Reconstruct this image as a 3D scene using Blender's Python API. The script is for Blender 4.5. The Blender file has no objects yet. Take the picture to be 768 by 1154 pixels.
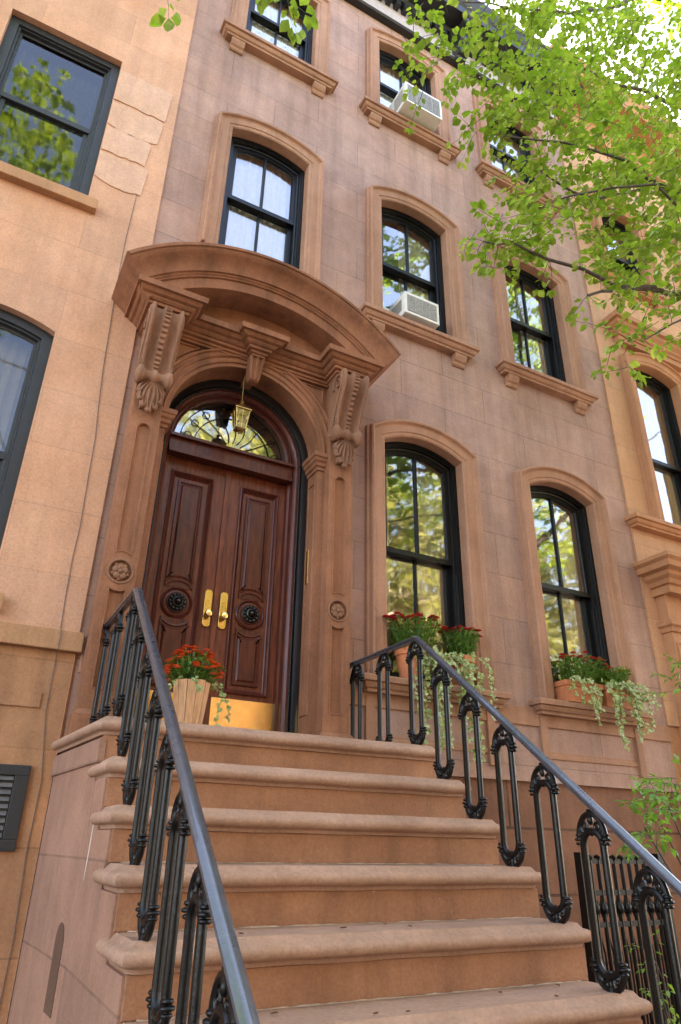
import bpy, bmesh, math, random
from mathutils import Vector, Matrix, Quaternion
random.seed(7)
R_ = math.radians
sc = bpy.context.scene
COL = sc.collection
PI = math.pi

# ------------------------------------------------------------------ mesh helper
class MB:
    def __init__(s): s.v = []; s.f = []
    def add(s, vs, fs):
        o = len(s.v); s.v += [tuple(p) for p in vs]; s.f += [tuple(i + o for i in f) for f in fs]; return s
    def box(s, x0, x1, y0, y1, z0, z1):
        return s.add([(x0,y0,z0),(x1,y0,z0),(x1,y1,z0),(x0,y1,z0),(x0,y0,z1),(x1,y0,z1),(x1,y1,z1),(x0,y1,z1)],
                     [(0,3,2,1),(4,5,6,7),(0,1,5,4),(1,2,6,5),(2,3,7,6),(3,0,4,7)])
    def rows(s, rows, closed=False, loop=False):
        n = len(rows[0]); o = len(s.v)
        for r in rows: s.v += [tuple(p) for p in r]
        m = len(rows)
        for i in range(m if loop else m - 1):
            a = o + i * n; b = o + ((i + 1) % m) * n
            for j in range(n if closed else n - 1):
                k = (j + 1) % n
                s.f.append((a + j, a + k, b + k, b + j))
        return s
    def poly(s, pts): return s.add(pts, [tuple(range(len(pts)))])
    def prism(s, pts, d):
        """pts closed 3D polygon, d offset vector"""
        n = len(pts); q = [(p[0]+d[0], p[1]+d[1], p[2]+d[2]) for p in pts]
        s.add(list(pts) + q, [tuple(range(n)), tuple(range(2*n-1, n-1, -1))] + [(i, (i+1) % n, n+(i+1) % n, n+i) for i in range(n)])
        return s
    def merge(s, o): return s.add(o.v, o.f)
    def moved(s, d=(0,0,0), rz=0, sc_=1.0):
        c, n = math.cos(rz), math.sin(rz); r = MB(); r.f = list(s.f)
        r.v = [(d[0]+sc_*(x*c-y*n), d[1]+sc_*(x*n+y*c), d[2]+sc_*z) for x, y, z in s.v]; return r
    def cornice(s, x0, x1, yf, yb, prof, cap=True):
        """moulding wrapping left, front and right of a block; prof = [(out, z)...] bottom to top"""
        rows = [[(x0-o, yb, z), (x0-o, yf-o, z), (x1+o, yf-o, z), (x1+o, yb, z)] for o, z in prof]
        s.rows(rows)
        if cap: s.poly(rows[0]); s.poly(rows[-1])
        return s
    def tube(s, pts, rad, n=8, closed=False, cap=True, sx=1.0):
        P = [Vector(p) for p in pts]; m = len(P)
        rad = rad if isinstance(rad, (list, tuple)) else [rad] * m
        T = []
        for i in range(m):
            a = P[(i-1) % m] if closed or i > 0 else P[i]; b = P[(i+1) % m] if closed or i < m-1 else P[i]
            T.append((b-a).normalized())
        ref = Vector((0,0,1)) if abs(T[0].z) < .9 else Vector((1,0,0))
        N = T[0].cross(ref).normalized(); rows = []
        for i in range(m):
            if i > 0:
                q = T[i-1].rotation_difference(T[i]); N = (q @ N).normalized()
            B = T[i].cross(N)
            rows.append([tuple(P[i] + rad[i]*(math.cos(2*PI*k/n)*N*sx + math.sin(2*PI*k/n)*B)) for k in range(n)])
        s.rows(rows, closed=True, loop=closed)
        if cap and not closed: s.poly(rows[0]); s.poly(rows[-1])
        return s
    def lathe(s, prof, c=(0,0,0), n=20, axis='z'):
        rows = []
        for r, h in prof:
            row = []
            for k in range(n):
                a, b = r*math.cos(2*PI*k/n), r*math.sin(2*PI*k/n)
                row.append({'z': (c[0]+a, c[1]+b, c[2]+h), 'y': (c[0]+a, c[1]+h, c[2]+b), 'x': (c[0]+h, c[1]+a, c[2]+b)}[axis])
            rows.append(row)
        s.rows(rows, closed=True)
        if prof[0][0] > 1e-4: s.poly(rows[0])
        if prof[-1][0] > 1e-4: s.poly(rows[-1])
        return s
    def ball(s, c, rx, ry=None, rz=None, n=10, m=6):
        ry = rx if ry is None else ry; rz = rx if rz is None else rz
        rows = []
        for i in range(m+1):
            t = PI*i/m; rr = max(math.sin(t), 1e-3)
            rows.append([(c[0]+rx*rr*math.cos(2*PI*k/n), c[1]+ry*rr*math.sin(2*PI*k/n), c[2]+rz*math.cos(t)) for k in range(n)])
        return s.rows(rows, closed=True)
    def build(s, name, mat, parent=None, smooth=None, bevel=0, weld=False):
        me = bpy.data.meshes.new(name); me.from_pydata(s.v, [], s.f); me.update()
        bm = bmesh.new(); bm.from_mesh(me)
        if weld: bmesh.ops.remove_doubles(bm, verts=bm.verts, dist=1e-4)
        if len(s.f) == 1:
            bm.normal_update(); fc = next(iter(bm.faces))
            if fc.normal.y > 0: fc.normal_flip()
        elif len(s.f) < 30000: bmesh.ops.recalc_face_normals(bm, faces=bm.faces)
        bm.to_mesh(me); bm.free()
        if mat: me.materials.append(mat)
        if smooth:
            for p in me.polygons: p.use_smooth = True
            me.set_sharp_from_angle(angle=R_(smooth))
        o = bpy.data.objects.new(name, me); COL.objects.link(o)
        if parent:
            o.parent = parent
            if parent.type == 'EMPTY': o.location = -parent.location
        if bevel:
            b = o.modifiers.new('bevel', 'BEVEL'); b.width = bevel; b.segments = 2; b.limit_method = 'ANGLE'; b.angle_limit = R_(40)
        return o

def tag(o, label=None, cat=None, group=None, kind=None):
    if label: o['label'] = label
    if cat: o['category'] = cat
    if group: o['group'] = group
    if kind: o['kind'] = kind
    return o
def thing(name, label, cat, loc=(0,0,0), group=None):
    o = bpy.data.objects.new(name, None); COL.objects.link(o); o.location = loc
    o.empty_display_size = .2
    return tag(o, label, cat, group)

# ------------------------------------------------------------------ materials
def newmat(name):
    m = bpy.data.materials.new(name); m.use_nodes = True
    nt = m.node_tree; b = nt.nodes['Principled BSDF']; return m, nt, b
def N(nt, t, **kw):
    n = nt.nodes.new(t)
    for k, v in kw.items(): setattr(n, k, v)
    return n
def mixc(nt, fac, a, b, mode='MIX'):
    n = N(nt, 'ShaderNodeMix', data_type='RGBA', blend_type=mode)
    for sock, v in ((0, fac), (6, a), (7, b)):
        if hasattr(v, 'is_output') or hasattr(v, 'links'): nt.links.new(v, n.inputs[sock])
        else: n.inputs[sock].default_value = v if sock == 0 else (*v[:3], 1)
    return n.outputs[2]
def noise(nt, co, scale, detail=5, rough=.6, sc_=None):
    if sc_:
        mp = N(nt, 'ShaderNodeMapping'); mp.inputs['Scale'].default_value = sc_; nt.links.new(co, mp.inputs[0]); co = mp.outputs[0]
    n = N(nt, 'ShaderNodeTexNoise'); n.inputs['Scale'].default_value = scale; n.inputs['Detail'].default_value = detail
    n.inputs['Roughness'].default_value = rough; nt.links.new(co, n.inputs['Vector']); return n.outputs['Fac']
def ramp(nt, f, stops):
    r = N(nt, 'ShaderNodeValToRGB'); e = r.color_ramp.elements
    while len(e) < len(stops): e.new(.5)
    for el, (p, c) in zip(e, stops): el.position = p; el.color = (*c[:3], 1) if len(c) > 1 else (c[0],)*3 + (1,)
    nt.links.new(f, r.inputs[0]); return r.outputs[0]
def g(v): return (v, v, v)

def stone(name, base, alt, var=.5, brick=None, plane='xz', rough=.85, bump=.25, grain=1.0, streak=.25, stain=None, spots=None):
    """mottled masonry; brick = (block length, course height, joint width, joint shade)"""
    m, nt, b = newmat(name)
    tc = N(nt, 'ShaderNodeTexCoord'); co = tc.outputs['Object']
    big = noise(nt, co, .9, 6, .62)
    bigc = ramp(nt, big, [(.32, g(0)), (.68, g(1))])
    c = mixc(nt, bigc, base, alt)
    med = ramp(nt, noise(nt, co, 5, 6, .7), [(.3, g(.80)), (.7, g(1.18))])
    c = mixc(nt, var, c, med, 'MULTIPLY')
    st = ramp(nt, noise(nt, co, 1.0, 5, .6, (7, 7, .55)), [(.34, g(.66)), (.50, g(.98)), (.66, g(1.14))])
    c = mixc(nt, streak, c, st, 'MULTIPLY')
    fine = noise(nt, co, 75*grain, 5, .75)
    fc = ramp(nt, fine, [(.3, g(.68)), (.5, g(1.0)), (.72, g(1.28))])
    c = mixc(nt, .6, c, fc, 'MULTIPLY')
    h = fine
    bumps = None
    if stain:
        zc, w, colr = stain   # damp / soot band around a height, broken up by noise
        sx = N(nt, 'ShaderNodeSeparateXYZ'); nt.links.new(co, sx.inputs[0])
        mr = N(nt, 'ShaderNodeMapRange'); mr.interpolation_type = 'SMOOTHSTEP'
        mr.inputs[1].default_value = zc; mr.inputs[2].default_value = zc + w; nt.links.new(sx.outputs[2], mr.inputs[0])
        c = mixc(nt, mr.outputs[0], c, colr)
        # keep mottling on top
        c = mixc(nt, var*.8, c, med, 'MULTIPLY'); c = mixc(nt, .5, c, fc, 'MULTIPLY')
    if spots:
        v = noise(nt, co, 38, 2, .5); vs = ramp(nt, v, [(.72, g(0)), (.80, g(.6))])
        c = mixc(nt, vs, c, spots)
    if brick:
        sx = N(nt, 'ShaderNodeSeparateXYZ'); nt.links.new(co, sx.inputs[0])
        cb = N(nt, 'ShaderNodeCombineXYZ')
        nt.links.new(sx.outputs[0 if plane == 'xz' else 1], cb.inputs[0]); sh = N(nt, 'ShaderNodeMath', operation='ADD'); sh.inputs[1].default_value = brick[4] if len(brick) > 4 else 0
        nt.links.new(sx.outputs[2], sh.inputs[0]); nt.links.new(sh.outputs[0], cb.inputs[1])
        br = N(nt, 'ShaderNodeTexBrick'); br.offset = .5; br.inputs['Scale'].default_value = 1
        br.inputs['Brick Width'].default_value = brick[0]; br.inputs['Row Height'].default_value = brick[1]
        br.inputs['Mortar Size'].default_value = brick[2]; br.inputs['Mortar Smooth'].default_value = .3
        br.inputs['Bias'].default_value = 0
        br.inputs['Color1'].default_value = (1.08, 1.03, 1.0, 1); br.inputs['Color2'].default_value = (.90, .90, .93, 1)
        br.inputs['Mortar'].default_value = (brick[3],)*3 + (1,)
        nt.links.new(cb.outputs[0], br.inputs['Vector'])
        jn = ramp(nt, noise(nt, co, 2.3, 4), [(.36, g(.45)), (.56, g(1))])
        c = mixc(nt, jn, c, mixc(nt, 1, c, br.outputs['Color'], 'MULTIPLY'))
        bp0 = N(nt, 'ShaderNodeBump'); bp0.inputs['Strength'].default_value = .35; bp0.inputs['Distance'].default_value = .004; bp0.invert = True
        nt.links.new(br.outputs['Fac'], bp0.inputs['Height']); bumps = bp0.outputs[0]
    nt.links.new(c, b.inputs['Base Color'])
    b.inputs['Roughness'].default_value = rough; b.inputs['Specular IOR Level'].default_value = .25
    bp = N(nt, 'ShaderNodeBump'); bp.inputs['Strength'].default_value = bump; bp.inputs['Distance'].default_value = .004
    nt.links.new(h, bp.inputs['Height'])
    if bumps: nt.links.new(bumps, bp.inputs['Normal'])
    bp2 = N(nt, 'ShaderNodeBump'); bp2.inputs['Strength'].default_value = bump; bp2.inputs['Distance'].default_value = .02
    nt.links.new(noise(nt, co, 9, 5, .65), bp2.inputs['Height']); nt.links.new(bp.outputs[0], bp2.inputs['Normal'])
    nt.links.new(bp2.outputs[0], b.inputs['Normal'])
    return m

def plain(name, colr, rough=.5, metal=0, var=.15, nscale=20, bump=0, spec=.5, coat=0, sc_=None):
    m, nt, b = newmat(name); tc = N(nt, 'ShaderNodeTexCoord'); co = tc.outputs['Object']
    n = ramp(nt, noise(nt, co, nscale, 5, .6, sc_), [(.3, g(1-var)), (.7, g(1+var))])
    nt.links.new(mixc(nt, 1, colr, n, 'MULTIPLY'), b.inputs['Base Color'])
    rr = N(nt, 'ShaderNodeMapRange'); rr.inputs[3].default_value = rough*.8; rr.inputs[4].default_value = min(1, rough*1.25)
    nt.links.new(noise(nt, co, nscale*.6, 3), rr.inputs[0]); nt.links.new(rr.outputs[0], b.inputs['Roughness'])
    b.inputs['Metallic'].default_value = metal; b.inputs['Specular IOR Level'].default_value = spec; b.inputs['Coat Weight'].default_value = coat
    if bump:
        bp = N(nt, 'ShaderNodeBump'); bp.inputs['Strength'].default_value = bump; bp.inputs['Distance'].default_value = .005
        nt.links.new(noise(nt, co, nscale*2, 4), bp.inputs['Height']); nt.links.new(bp.outputs[0], b.inputs['Normal'])
    return m

def glassmat(name, ior=1.75, tint=(.86,.87,.84), wave=.05, add=.17):
    m, nt, b = newmat(name); nt.nodes.remove(b); out = nt.nodes['Material Output']
    fr = N(nt, 'ShaderNodeFresnel'); fr.inputs['IOR'].default_value = ior
    gl = N(nt, 'ShaderNodeBsdfGlossy'); gl.inputs['Roughness'].default_value = .035; gl.inputs['Color'].default_value = (1, 1, 1, 1)
    tr = N(nt, 'ShaderNodeBsdfTransparent'); tr.inputs['Color'].default_value = (*tint, 1)
    mx = N(nt, 'ShaderNodeMixShader')
    tc = N(nt, 'ShaderNodeTexCoord')
    bp = N(nt, 'ShaderNodeBump'); bp.inputs['Strength'].default_value = wave; bp.inputs['Distance'].default_value = .05
    nt.links.new(noise(nt, tc.outputs['Object'], 2.2, 2, .5), bp.inputs['Height'])
    nt.links.new(bp.outputs[0], gl.inputs['Normal'])
    ad = N(nt, 'ShaderNodeMath', operation='ADD'); ad.inputs[1].default_value = add; nt.links.new(fr.outputs[0], ad.inputs[0])
    nt.links.new(ad.outputs[0], mx.inputs[0]); nt.links.new(tr.outputs[0], mx.inputs[1]); nt.links.new(gl.outputs[0], mx.inputs[2])
    nt.links.new(mx.outputs[0], out.inputs[0]); return m

def leafmat(name, c1, c2, c3, trans=.45, scale=9):
    m, nt, b = newmat(name); out = nt.nodes['Material Output']
    tc = N(nt, 'ShaderNodeTexCoord')
    c = ramp(nt, noise(nt, tc.outputs['Object'], scale, 3, .7), [(.34, c1), (.52, c2), (.68, c3)])
    nt.links.new(c, b.inputs['Base Color']); b.inputs['Roughness'].default_value = .45
    tl = N(nt, 'ShaderNodeBsdfTranslucent')
    tcx = mixc(nt, 1, c, (1.25, 1.35, .55), 'MULTIPLY'); nt.links.new(tcx, tl.inputs[0])
    mx = N(nt, 'ShaderNodeMixShader'); mx.inputs[0].default_value = trans
    nt.links.new(b.outputs[0], mx.inputs[1]); nt.links.new(tl.outputs[0], mx.inputs[2]); nt.links.new(mx.outputs[0], out.inputs[0])
    return m

M = {}
M['wall'] = stone('brownstone_wall', (.405,.255,.205), (.325,.185,.135), .65, (1.02, .415, .005, .62, -.145), streak=.5)
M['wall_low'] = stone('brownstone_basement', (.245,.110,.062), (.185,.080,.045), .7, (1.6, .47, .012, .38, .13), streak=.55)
M['trim'] = stone('brownstone_trim', (.40,.212,.135), (.32,.158,.095), .55, streak=.5)
M['portal'] = stone('brownstone_portal', (.310,.132,.070), (.215,.086,.043), .8, streak=.8)
M['carve'] = stone('brownstone_carving', (.30,.145,.085), (.19,.088,.052), .9, streak=.8)
M['left'] = stone('orange_stucco', (.60,.335,.215), (.50,.255,.145), .35, (1.5, .45, .004, .80), bump=.18, streak=.3)
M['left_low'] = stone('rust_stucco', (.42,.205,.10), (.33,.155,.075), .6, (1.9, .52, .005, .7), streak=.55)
M['patch'] = stone('exposed_stone', (.60,.36,.25), (.54,.30,.19), .5, bump=.4)
M['left_trim'] = stone('orange_trim', (.45,.235,.12), (.38,.19,.095), .5, streak=.4)
M['right'] = stone('peach_stone', (.54,.30,.175), (.46,.24,.13), .4, (1.0, .42, .005, .74))
M['right_trim'] = stone('peach_trim', (.45,.215,.11), (.38,.175,.085), .4)
M['mortar'] = plain('pale_mortar', (.40,.27,.18), .9, var=.3)
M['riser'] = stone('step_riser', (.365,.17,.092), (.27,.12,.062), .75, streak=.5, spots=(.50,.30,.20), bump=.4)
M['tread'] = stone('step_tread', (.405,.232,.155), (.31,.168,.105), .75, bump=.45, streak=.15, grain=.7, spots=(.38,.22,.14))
M['stoop'] = stone('stoop_side', (.345,.185,.125), (.265,.135,.085), .7, (.95, .41, .006, .66, -.30), plane='yz', streak=.4)
M['slot'] = stone('slot_shade', (.13,.065,.04), (.11,.055,.033), .4)  # dark colour stands in for shade inside the slot opening
M['black'] = plain('black_window_paint', (.0030,.0030,.0032), .42, var=.3, spec=.28)
M['iron'] = plain('black_iron_paint', (.0030,.0022,.0018), .36, var=.4, nscale=40, bump=.3, spec=.32)
M['rail'] = plain('sheen_rail_paint', (.036,.042,.052), .28, var=.3, nscale=30, spec=.8, coat=.5)  # black rail; the sky's blue-grey sheen is put into the base colour
M['alu'] = plain('dark_bronze_frame', (.022,.022,.024), .5, var=.12, spec=.35)
M['wood'] = plain('mahogany', (.080,.015,.007), .40, var=.5, nscale=6, sc_=(9,9,1), coat=.08, spec=.3)
M['wood2'] = plain('mahogany_light', (.125,.028,.013), .40, var=.55, nscale=6, sc_=(9,9,1), coat=.08, spec=.3)
M['wood_dark'] = plain('ebonised_wood', (.008,.004,.003), .4, var=.3, coat=.2)
M['brass'] = plain('polished_brass', (.78,.58,.24), .20, metal=1, var=.12, nscale=14)
M['brass_old'] = plain('aged_brass', (.42,.27,.09), .30, metal=1, var=.3, nscale=30)
M['glass'] = glassmat('window_glass'); M['glass2'] = glassmat('transom_glass', 1.9, (.65,.6,.45), .10)
M['glass_dim'] = glassmat('screened_glass', 1.5, (.5,.5,.46), .05, .015)
M['lampglass'] = glassmat('lantern_glass', 1.5, (.9,.88,.8), .02)
M['curtain'] = plain('linen_curtain', (.74,.68,.56), .9, var=.06); M['blind'] = plain('roller_blind', (.80,.80,.79), .9, var=.04)
M['screen'] = plain('grey_green_drape', (.13,.14,.115), .9, var=.1)
M['inside'] = plain('interior_plaster', (.30,.25,.20), .9)
M['acw'] = plain('ac_enamel', (.66,.63,.57), .5, var=.08); M['acg'] = plain('ac_grille', (.33,.31,.28), .6, var=.35, nscale=60)
M['terra'] = plain('terracotta', (.50,.16,.065), .8, var=.2, bump=.2)
M['stave'] = plain('cedar_staves', (.52,.27,.13), .7, var=.3, nscale=5, sc_=(14,14,1.2), bump=.2)
M['frieze'] = plain('pale_frieze_paint', (.40,.33,.31), .7, var=.15)
M['cornice'] = plain('black_cornice_paint', (.014,.013,.015), .45, var=.3)
M['louvre'] = plain('grey_louvre', (.10,.085,.075), .6, var=.2); M['louvref'] = plain('dark_vent_frame', (.022,.02,.02), .5)
M['cable'] = plain('cable_rubber', (.14,.09,.07), .6)
M['bark'] = plain('bark', (.075,.055,.042), .9, var=.4, nscale=14, bump=.8)
M['leaf'] = leafmat('street_tree_leaves', (.13,.215,.030), (.23,.33,.045), (.44,.48,.12), .5, 6)
M['leaf_far'] = leafmat('far_tree_leaves', (.17,.18,.09), (.34,.33,.18), (.60,.56,.38), .4, 1.6)
M['shrub'] = leafmat('shrub_leaves', (.09,.20,.03), (.16,.30,.05), (.30,.42,.09), .45, 12)
M['mumleaf'] = leafmat('mum_leaves', (.06,.14,.025), (.11,.22,.04), (.20,.31,.07), .4, 30)
M['ivy'] = leafmat('variegated_ivy', (.10,.20,.04), (.34,.38,.15), (.66,.60,.38), .3, 60)
M['red'] = plain('crimson_petals', (.62,.012,.035), .6, var=.4, nscale=60)
M['orange'] = plain('rust_red_petals', (.80,.15,.045), .6, var=.4, nscale=45)
M['asphalt'] = stone('asphalt', (.05,.05,.05), (.065,.062,.06), .4); M['pave'] = stone('sidewalk_concrete', (.16,.145,.13), (.12,.11,.095), .4)
M['ground'] = stone('earth', (.16,.12,.08), (.12,.10,.06), .4)
M['brick'] = stone('red_brick', (.34,.13,.08), (.28,.10,.06), .4, (.22,.075,.008,1.4)); M['brick2'] = stone('cream_stone', (.62,.52,.38), (.55,.45,.32), .4)
M['litter'] = plain('dry_leaf', (.16,.07,.02), .8, var=.5)

# ------------------------------------------------------------------ outlines
def outline(x0, x1, zb, zs, rise, d=0, n=18, bd=None):
    hw = (x1-x0)/2; cx = (x0+x1)/2
    pts = [(x0+d, zb)]
    if rise > 1e-4:
        r = (hw*hw+rise*rise)/(2*rise); zc = zs+rise-r; rd = r-d; hd = hw-d
        a = math.asin(min(1, hd/rd))
        if rise >= hw*.99: a = PI/2
        for i in range(n+1):
            t = -a+2*a*i/n; pts.append((cx+rd*math.sin(t), zc+rd*math.cos(t)))
    else:
        for i in range(n+1): pts.append((x0+d+(x1-x0-2*d)*i/n, zs-d))
    pts.append((x1-d, zb)); return pts
def sweep(mb, x0, x1, zb, zs, rise, prof, n=18):
    rows = [[(x, y, z) for x, z in outline(x0, x1, zb, zs, rise, d, n)] for d, y in prof]
    mb.rows(rows)
    # close the feet
    for k in (0, -1): mb.poly([r[k] for r in rows] + [(rows[-1][k][0], rows[0][k][1], rows[0][k][2])])
    return mb

def ring_panel(mb, rect, inner, y0, y1, extra=()):
    """flat plate (rect x0,x1,z0,z1) at y0 pierced by a closed outline 'inner' [(x,z)], with returns back to y1"""
    x0, x1, z0, z1 = rect
    cx = sum(p[0] for p in inner)/len(inner); cz = sum(p[1] for p in inner)/len(inner)
    def hit(a):
        dx, dz = math.cos(a), math.sin(a); t = 1e9
        if dx > 1e-9: t = min(t, (x1-cx)/dx)
        if dx < -1e-9: t = min(t, (x0-cx)/dx)
        if dz > 1e-9: t = min(t, (z1-cz)/dz)
        if dz < -1e-9: t = min(t, (z0-cz)/dz)
        return (cx+dx*t, cz+dz*t)
    A = [(math.atan2(p[1]-cz, p[0]-cx), p) for p in inner]
    A.sort(key=lambda q: q[0])
    inn = [p for a, p in A]; angs = [a for a, p in A]; n = len(A)
    corners = [(math.atan2(z-cz, x-cx), (x, z)) for x, z in ((x0,z0),(x1,z0),(x1,z1),(x0,z1))]
    for i in range(n):
        a, b = angs[i], angs[(i+1) % n]
        if b < a: b += 2*PI
        o1, o2 = hit(a), hit(b); mid = []
        for ca, cp in corners:
            for k in (0, 2*PI):
                if a < ca+k < b: mid.append(((ca+k), cp))
        mid = [c for _, c in sorted(mid)]
        p1, p2 = inn[i], inn[(i+1) % n]
        mb.poly([(p1[0], y0, p1[1]), (o1[0], y0, o1[1])] + [(c[0], y0, c[1]) for c in mid] + [(o2[0], y0, o2[1]), (p2[0], y0, p2[1])])
        mb.add([(p1[0], y0, p1[1]), (p2[0], y0, p2[1]), (p2[0], y1, p2[1]), (p1[0], y1, p1[1])], [(0,1,2,3)])
    return mb

def offset_poly(pts, d):
    """inward offset of a closed counter-clockwise polyline"""
    n = len(pts); out = []
    for i in range(n):
        a, b, c = Vector(pts[i-1]), Vector(pts[i]), Vector(pts[(i+1) % n])
        e1 = (b-a); e2 = (c-b)
        if e1.length < 1e-7: e1 = e2
        if e2.length < 1e-7: e2 = e1
        e1.normalize(); e2.normalize()
        n1 = Vector((-e1.y, e1.x)); n2 = Vector((-e2.y, e2.x)); m = (n1+n2)
        if m.length < 1e-6: m = n1
        m.normalize(); k = d/max(.5, m.dot(n1)); out.append((b.x+m.x*k, b.y+m.y*k))
    return out
def moulding(mb, pts, prof):
    """closed moulding following a CCW outline; prof = [(inward offset, y)]"""
    rows = []
    for d, y in prof: rows.append([(x, y, z) for x, z in offset_poly(pts, d)])
    return mb.rows(rows, closed=True)

def wall_with_holes(mb, x0, x1, z0, z1, y, holes):
    xs = sorted({x0, x1} | {h[0] for h in holes} | {h[1] for h in holes}); zs = sorted({z0, z1} | {h[2] for h in holes} | {h[3] for h in holes})
    for i in range(len(xs)-1):
        for j in range(len(zs)-1):
            cx, cz = (xs[i]+xs[i+1])/2, (zs[j]+zs[j+1])/2
            if any(h[0] < cx < h[1] and h[2] < cz < h[3] for h in holes): continue
            mb.add([(xs[i],y,zs[j]),(xs[i+1],y,zs[j]),(xs[i+1],y,zs[j+1]),(xs[i],y,zs[j+1])], [(0,1,2,3)])
    return mb

# ------------------------------------------------------------------ windows
def sash_window(house, x0, x1, zb, zs, rise, zm, inset=.18, muntin=True, frame=M['black'], fy=.12, curtain='both', blind=0, glass=None, panes=1):
    """x0..zs = outer size of the stone surround; builds the window frame with sashes, panes and curtains"""
    glass = glass or M['glass']
    zi = zb
    f = MB()
    ofr = lambda d: outline(x0, x1, zi, zs, rise, inset+d)
    def ringrows(prof): return [[(x, y, z) for x, z in ofr(d)] for d, y in prof]
    f.rows(ringrows([(-.01, fy+.01), (-.01, fy), (.032, fy), (.036, fy+.012), (.05, fy+.012), (.053, fy+.04), (.068, fy+.045), (.07, fy+.13)]))
    f.box(x0+inset-.01, x1-inset+.01, fy-.01, fy+.15, zi-.02, zi+.045)
    fo = f.build('window', frame, house, smooth=30)
    # upper sash
    d0, d1 = .066, .108
    yu, yl = fy+.055, fy+.10
    oo, ii = ofr(d0), ofr(d1)
    up = MB()
    def clip(o, z): return [(o[0][0], z)] + o[1:-1] + [(o[-1][0], z)]
    a, b_ = clip(oo, zm-.02), clip(ii, zm-.02)
    up.rows([[(x, yu, z) for x, z in a], [(x, yu, z) for x, z in b_], [(x, yu+.012, z) for x, z in offset_open(b_, .008)], [(x, yu+.03, z) for x, z in offset_open(b_, .008)]])
    up.box(x0+inset+d0, x1-inset-d0, yu-.006, yu+.04, zm-.024, zm+.024)
    cx = (x0+x1)/2
    ztop = max(z for x, z in b_)
    if muntin: up.box(cx-.012, cx+.012, yu-.002, yu+.032, zm+.02, ztop+.005)
    up.build('sash', frame, fo, smooth=30)
    gp = clip(ofr(d1-.012), zm); MB().poly([(x, yu+.018, z) for x, z in gp]).build('glass_pane', glass, fo)
    # lower sash
    lx0, lx1 = x0+inset+d0, x1-inset-d0; lz0, lz1 = zi+.04, zm+.022
    lo = MB()
    lo.box(lx0, lx0+.05, yl, yl+.04, lz0, lz1); lo.box(lx1-.05, lx1, yl, yl+.04, lz0, lz1)
    lo.box(lx0+.05, lx1-.05, yl, yl+.04, lz0, lz0+.08); lo.box(lx0+.05, lx1-.05, yl, yl+.04, lz1-.04, lz1)
    if muntin: lo.box(cx-.012, cx+.012, yl+.004, yl+.034, lz0+.08, lz1-.04)
    lo.build('sash', frame, fo, bevel=.003)
    MB().poly([(lx0+.04, yl+.022, lz0+.07), (lx1-.04, yl+.022, lz0+.07), (lx1-.04, yl+.022, lz1-.03), (lx0+.04, yl+.022, lz1-.03)]).build('glass_pane', glass, fo)
    def drape(xa, xb, z0, z1, mat, nm, y=.17, amp=.016, per=.085):
        rows = []; n = int((xb-xa)/.012)
        for z in (z0, z0+(z1-z0)*.5, z1):
            rows.append([(xa+(xb-xa)*i/n, fy+y+amp*math.sin(2*PI*(xa+(xb-xa)*i/n)/per+z*.4)+.008*math.sin(31*i/n), z) for i in range(n+1)])
        MB().rows(rows).build(nm, mat, fo, smooth=60)
    zt = zs+rise-.2
    w = (x1-x0-2*inset)
    if curtain == 'both': drape(x0+inset, x0+inset+w*.22, zb, zt, M['curtain'], 'curtain'); drape(x1-inset-w*.42, x1-inset, zb, zt, M['curtain'], 'curtain')
    elif curtain == 'right': drape(x1-inset-w*.55, x1-inset, zb, zt, M['curtain'], 'curtain')
    elif curtain == 'full': drape(x0+inset, x1-inset, zb, zt, M['curtain'], 'curtain')
    if blind: MB().box(x0+inset+.03, x1-inset-.03, fy+.17, fy+.175, zt-(zt-zb)*blind, zt+.1).build('blind', M['blind'], fo)
    return fo
def offset_open(pts, d):
    c = (sum(p[0] for p in pts)/len(pts), sum(p[1] for p in pts)/len(pts)); out = []
    for i, p in enumerate(pts):
        v = Vector((c[0]-p[0], c[1]-p[1])); 
        out.append((p[0]+(d if i < len(pts)/2 else -d)*(1 if i in (0, 1, len(pts)-1, len(pts)-2) else abs(v.x)/max(v.length, .01)), p[1] if i in (0, len(pts)-1) else p[1]-d*.8))
    return out

def surround(house, x0, x1, zb, zs, rise, mat, wy=.07, inset=.18, back=.125):
    p = [(0, wy), (0, wy-.045), (.018, wy-.05), (.022, wy-.095), (.034, wy-.104), (.048, wy-.098), (.056, wy-.078), (.068, wy-.070), (.135, wy-.070), (.142, wy-.060), (inset-.012, wy-.060), (inset, wy-.050), (inset, back)]
    m = MB(); sweep(m, x0, x1, zb, zs, rise, p, 20)
    return m.build('window_surround', mat, house, smooth=28)

def sill(house, x0, x1, ztop, mat, wy=.07, brackets=True, out=.15, h=.12):
    p = [(0, ztop-h), (.012, ztop-h), (.016, ztop-h+.022), (.034, ztop-h+.03), (.05, ztop-h+.055), (.052, ztop-h+.066), (.075, ztop-h+.072), (.078, ztop-.012), (.070, ztop)]
    k = out/.15
    m = MB().cornice(x0+.075, x1-.075, wy-.15*k+.078, wy+.06, p)
    s = m.build('window_sill', mat, house, smooth=25)
    if brackets:
        for cx in (x0+.20, x1-.20):
            b = MB(); w = .075
            prof = [(wy, ztop-h-.13), (wy-.018, ztop-h-.13), (wy-.03, ztop-h-.115), (wy-.035, ztop-h-.09), (wy-.055, ztop-h-.075), (wy-.072, ztop-h-.04), (wy-.078, ztop-h-.0), (wy, ztop-h)]
            b.prism([(cx-w, y, z) for y, z in prof], (2*w, 0, 0)); b.build('bracket', mat, s, bevel=.004)
    return s

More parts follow.
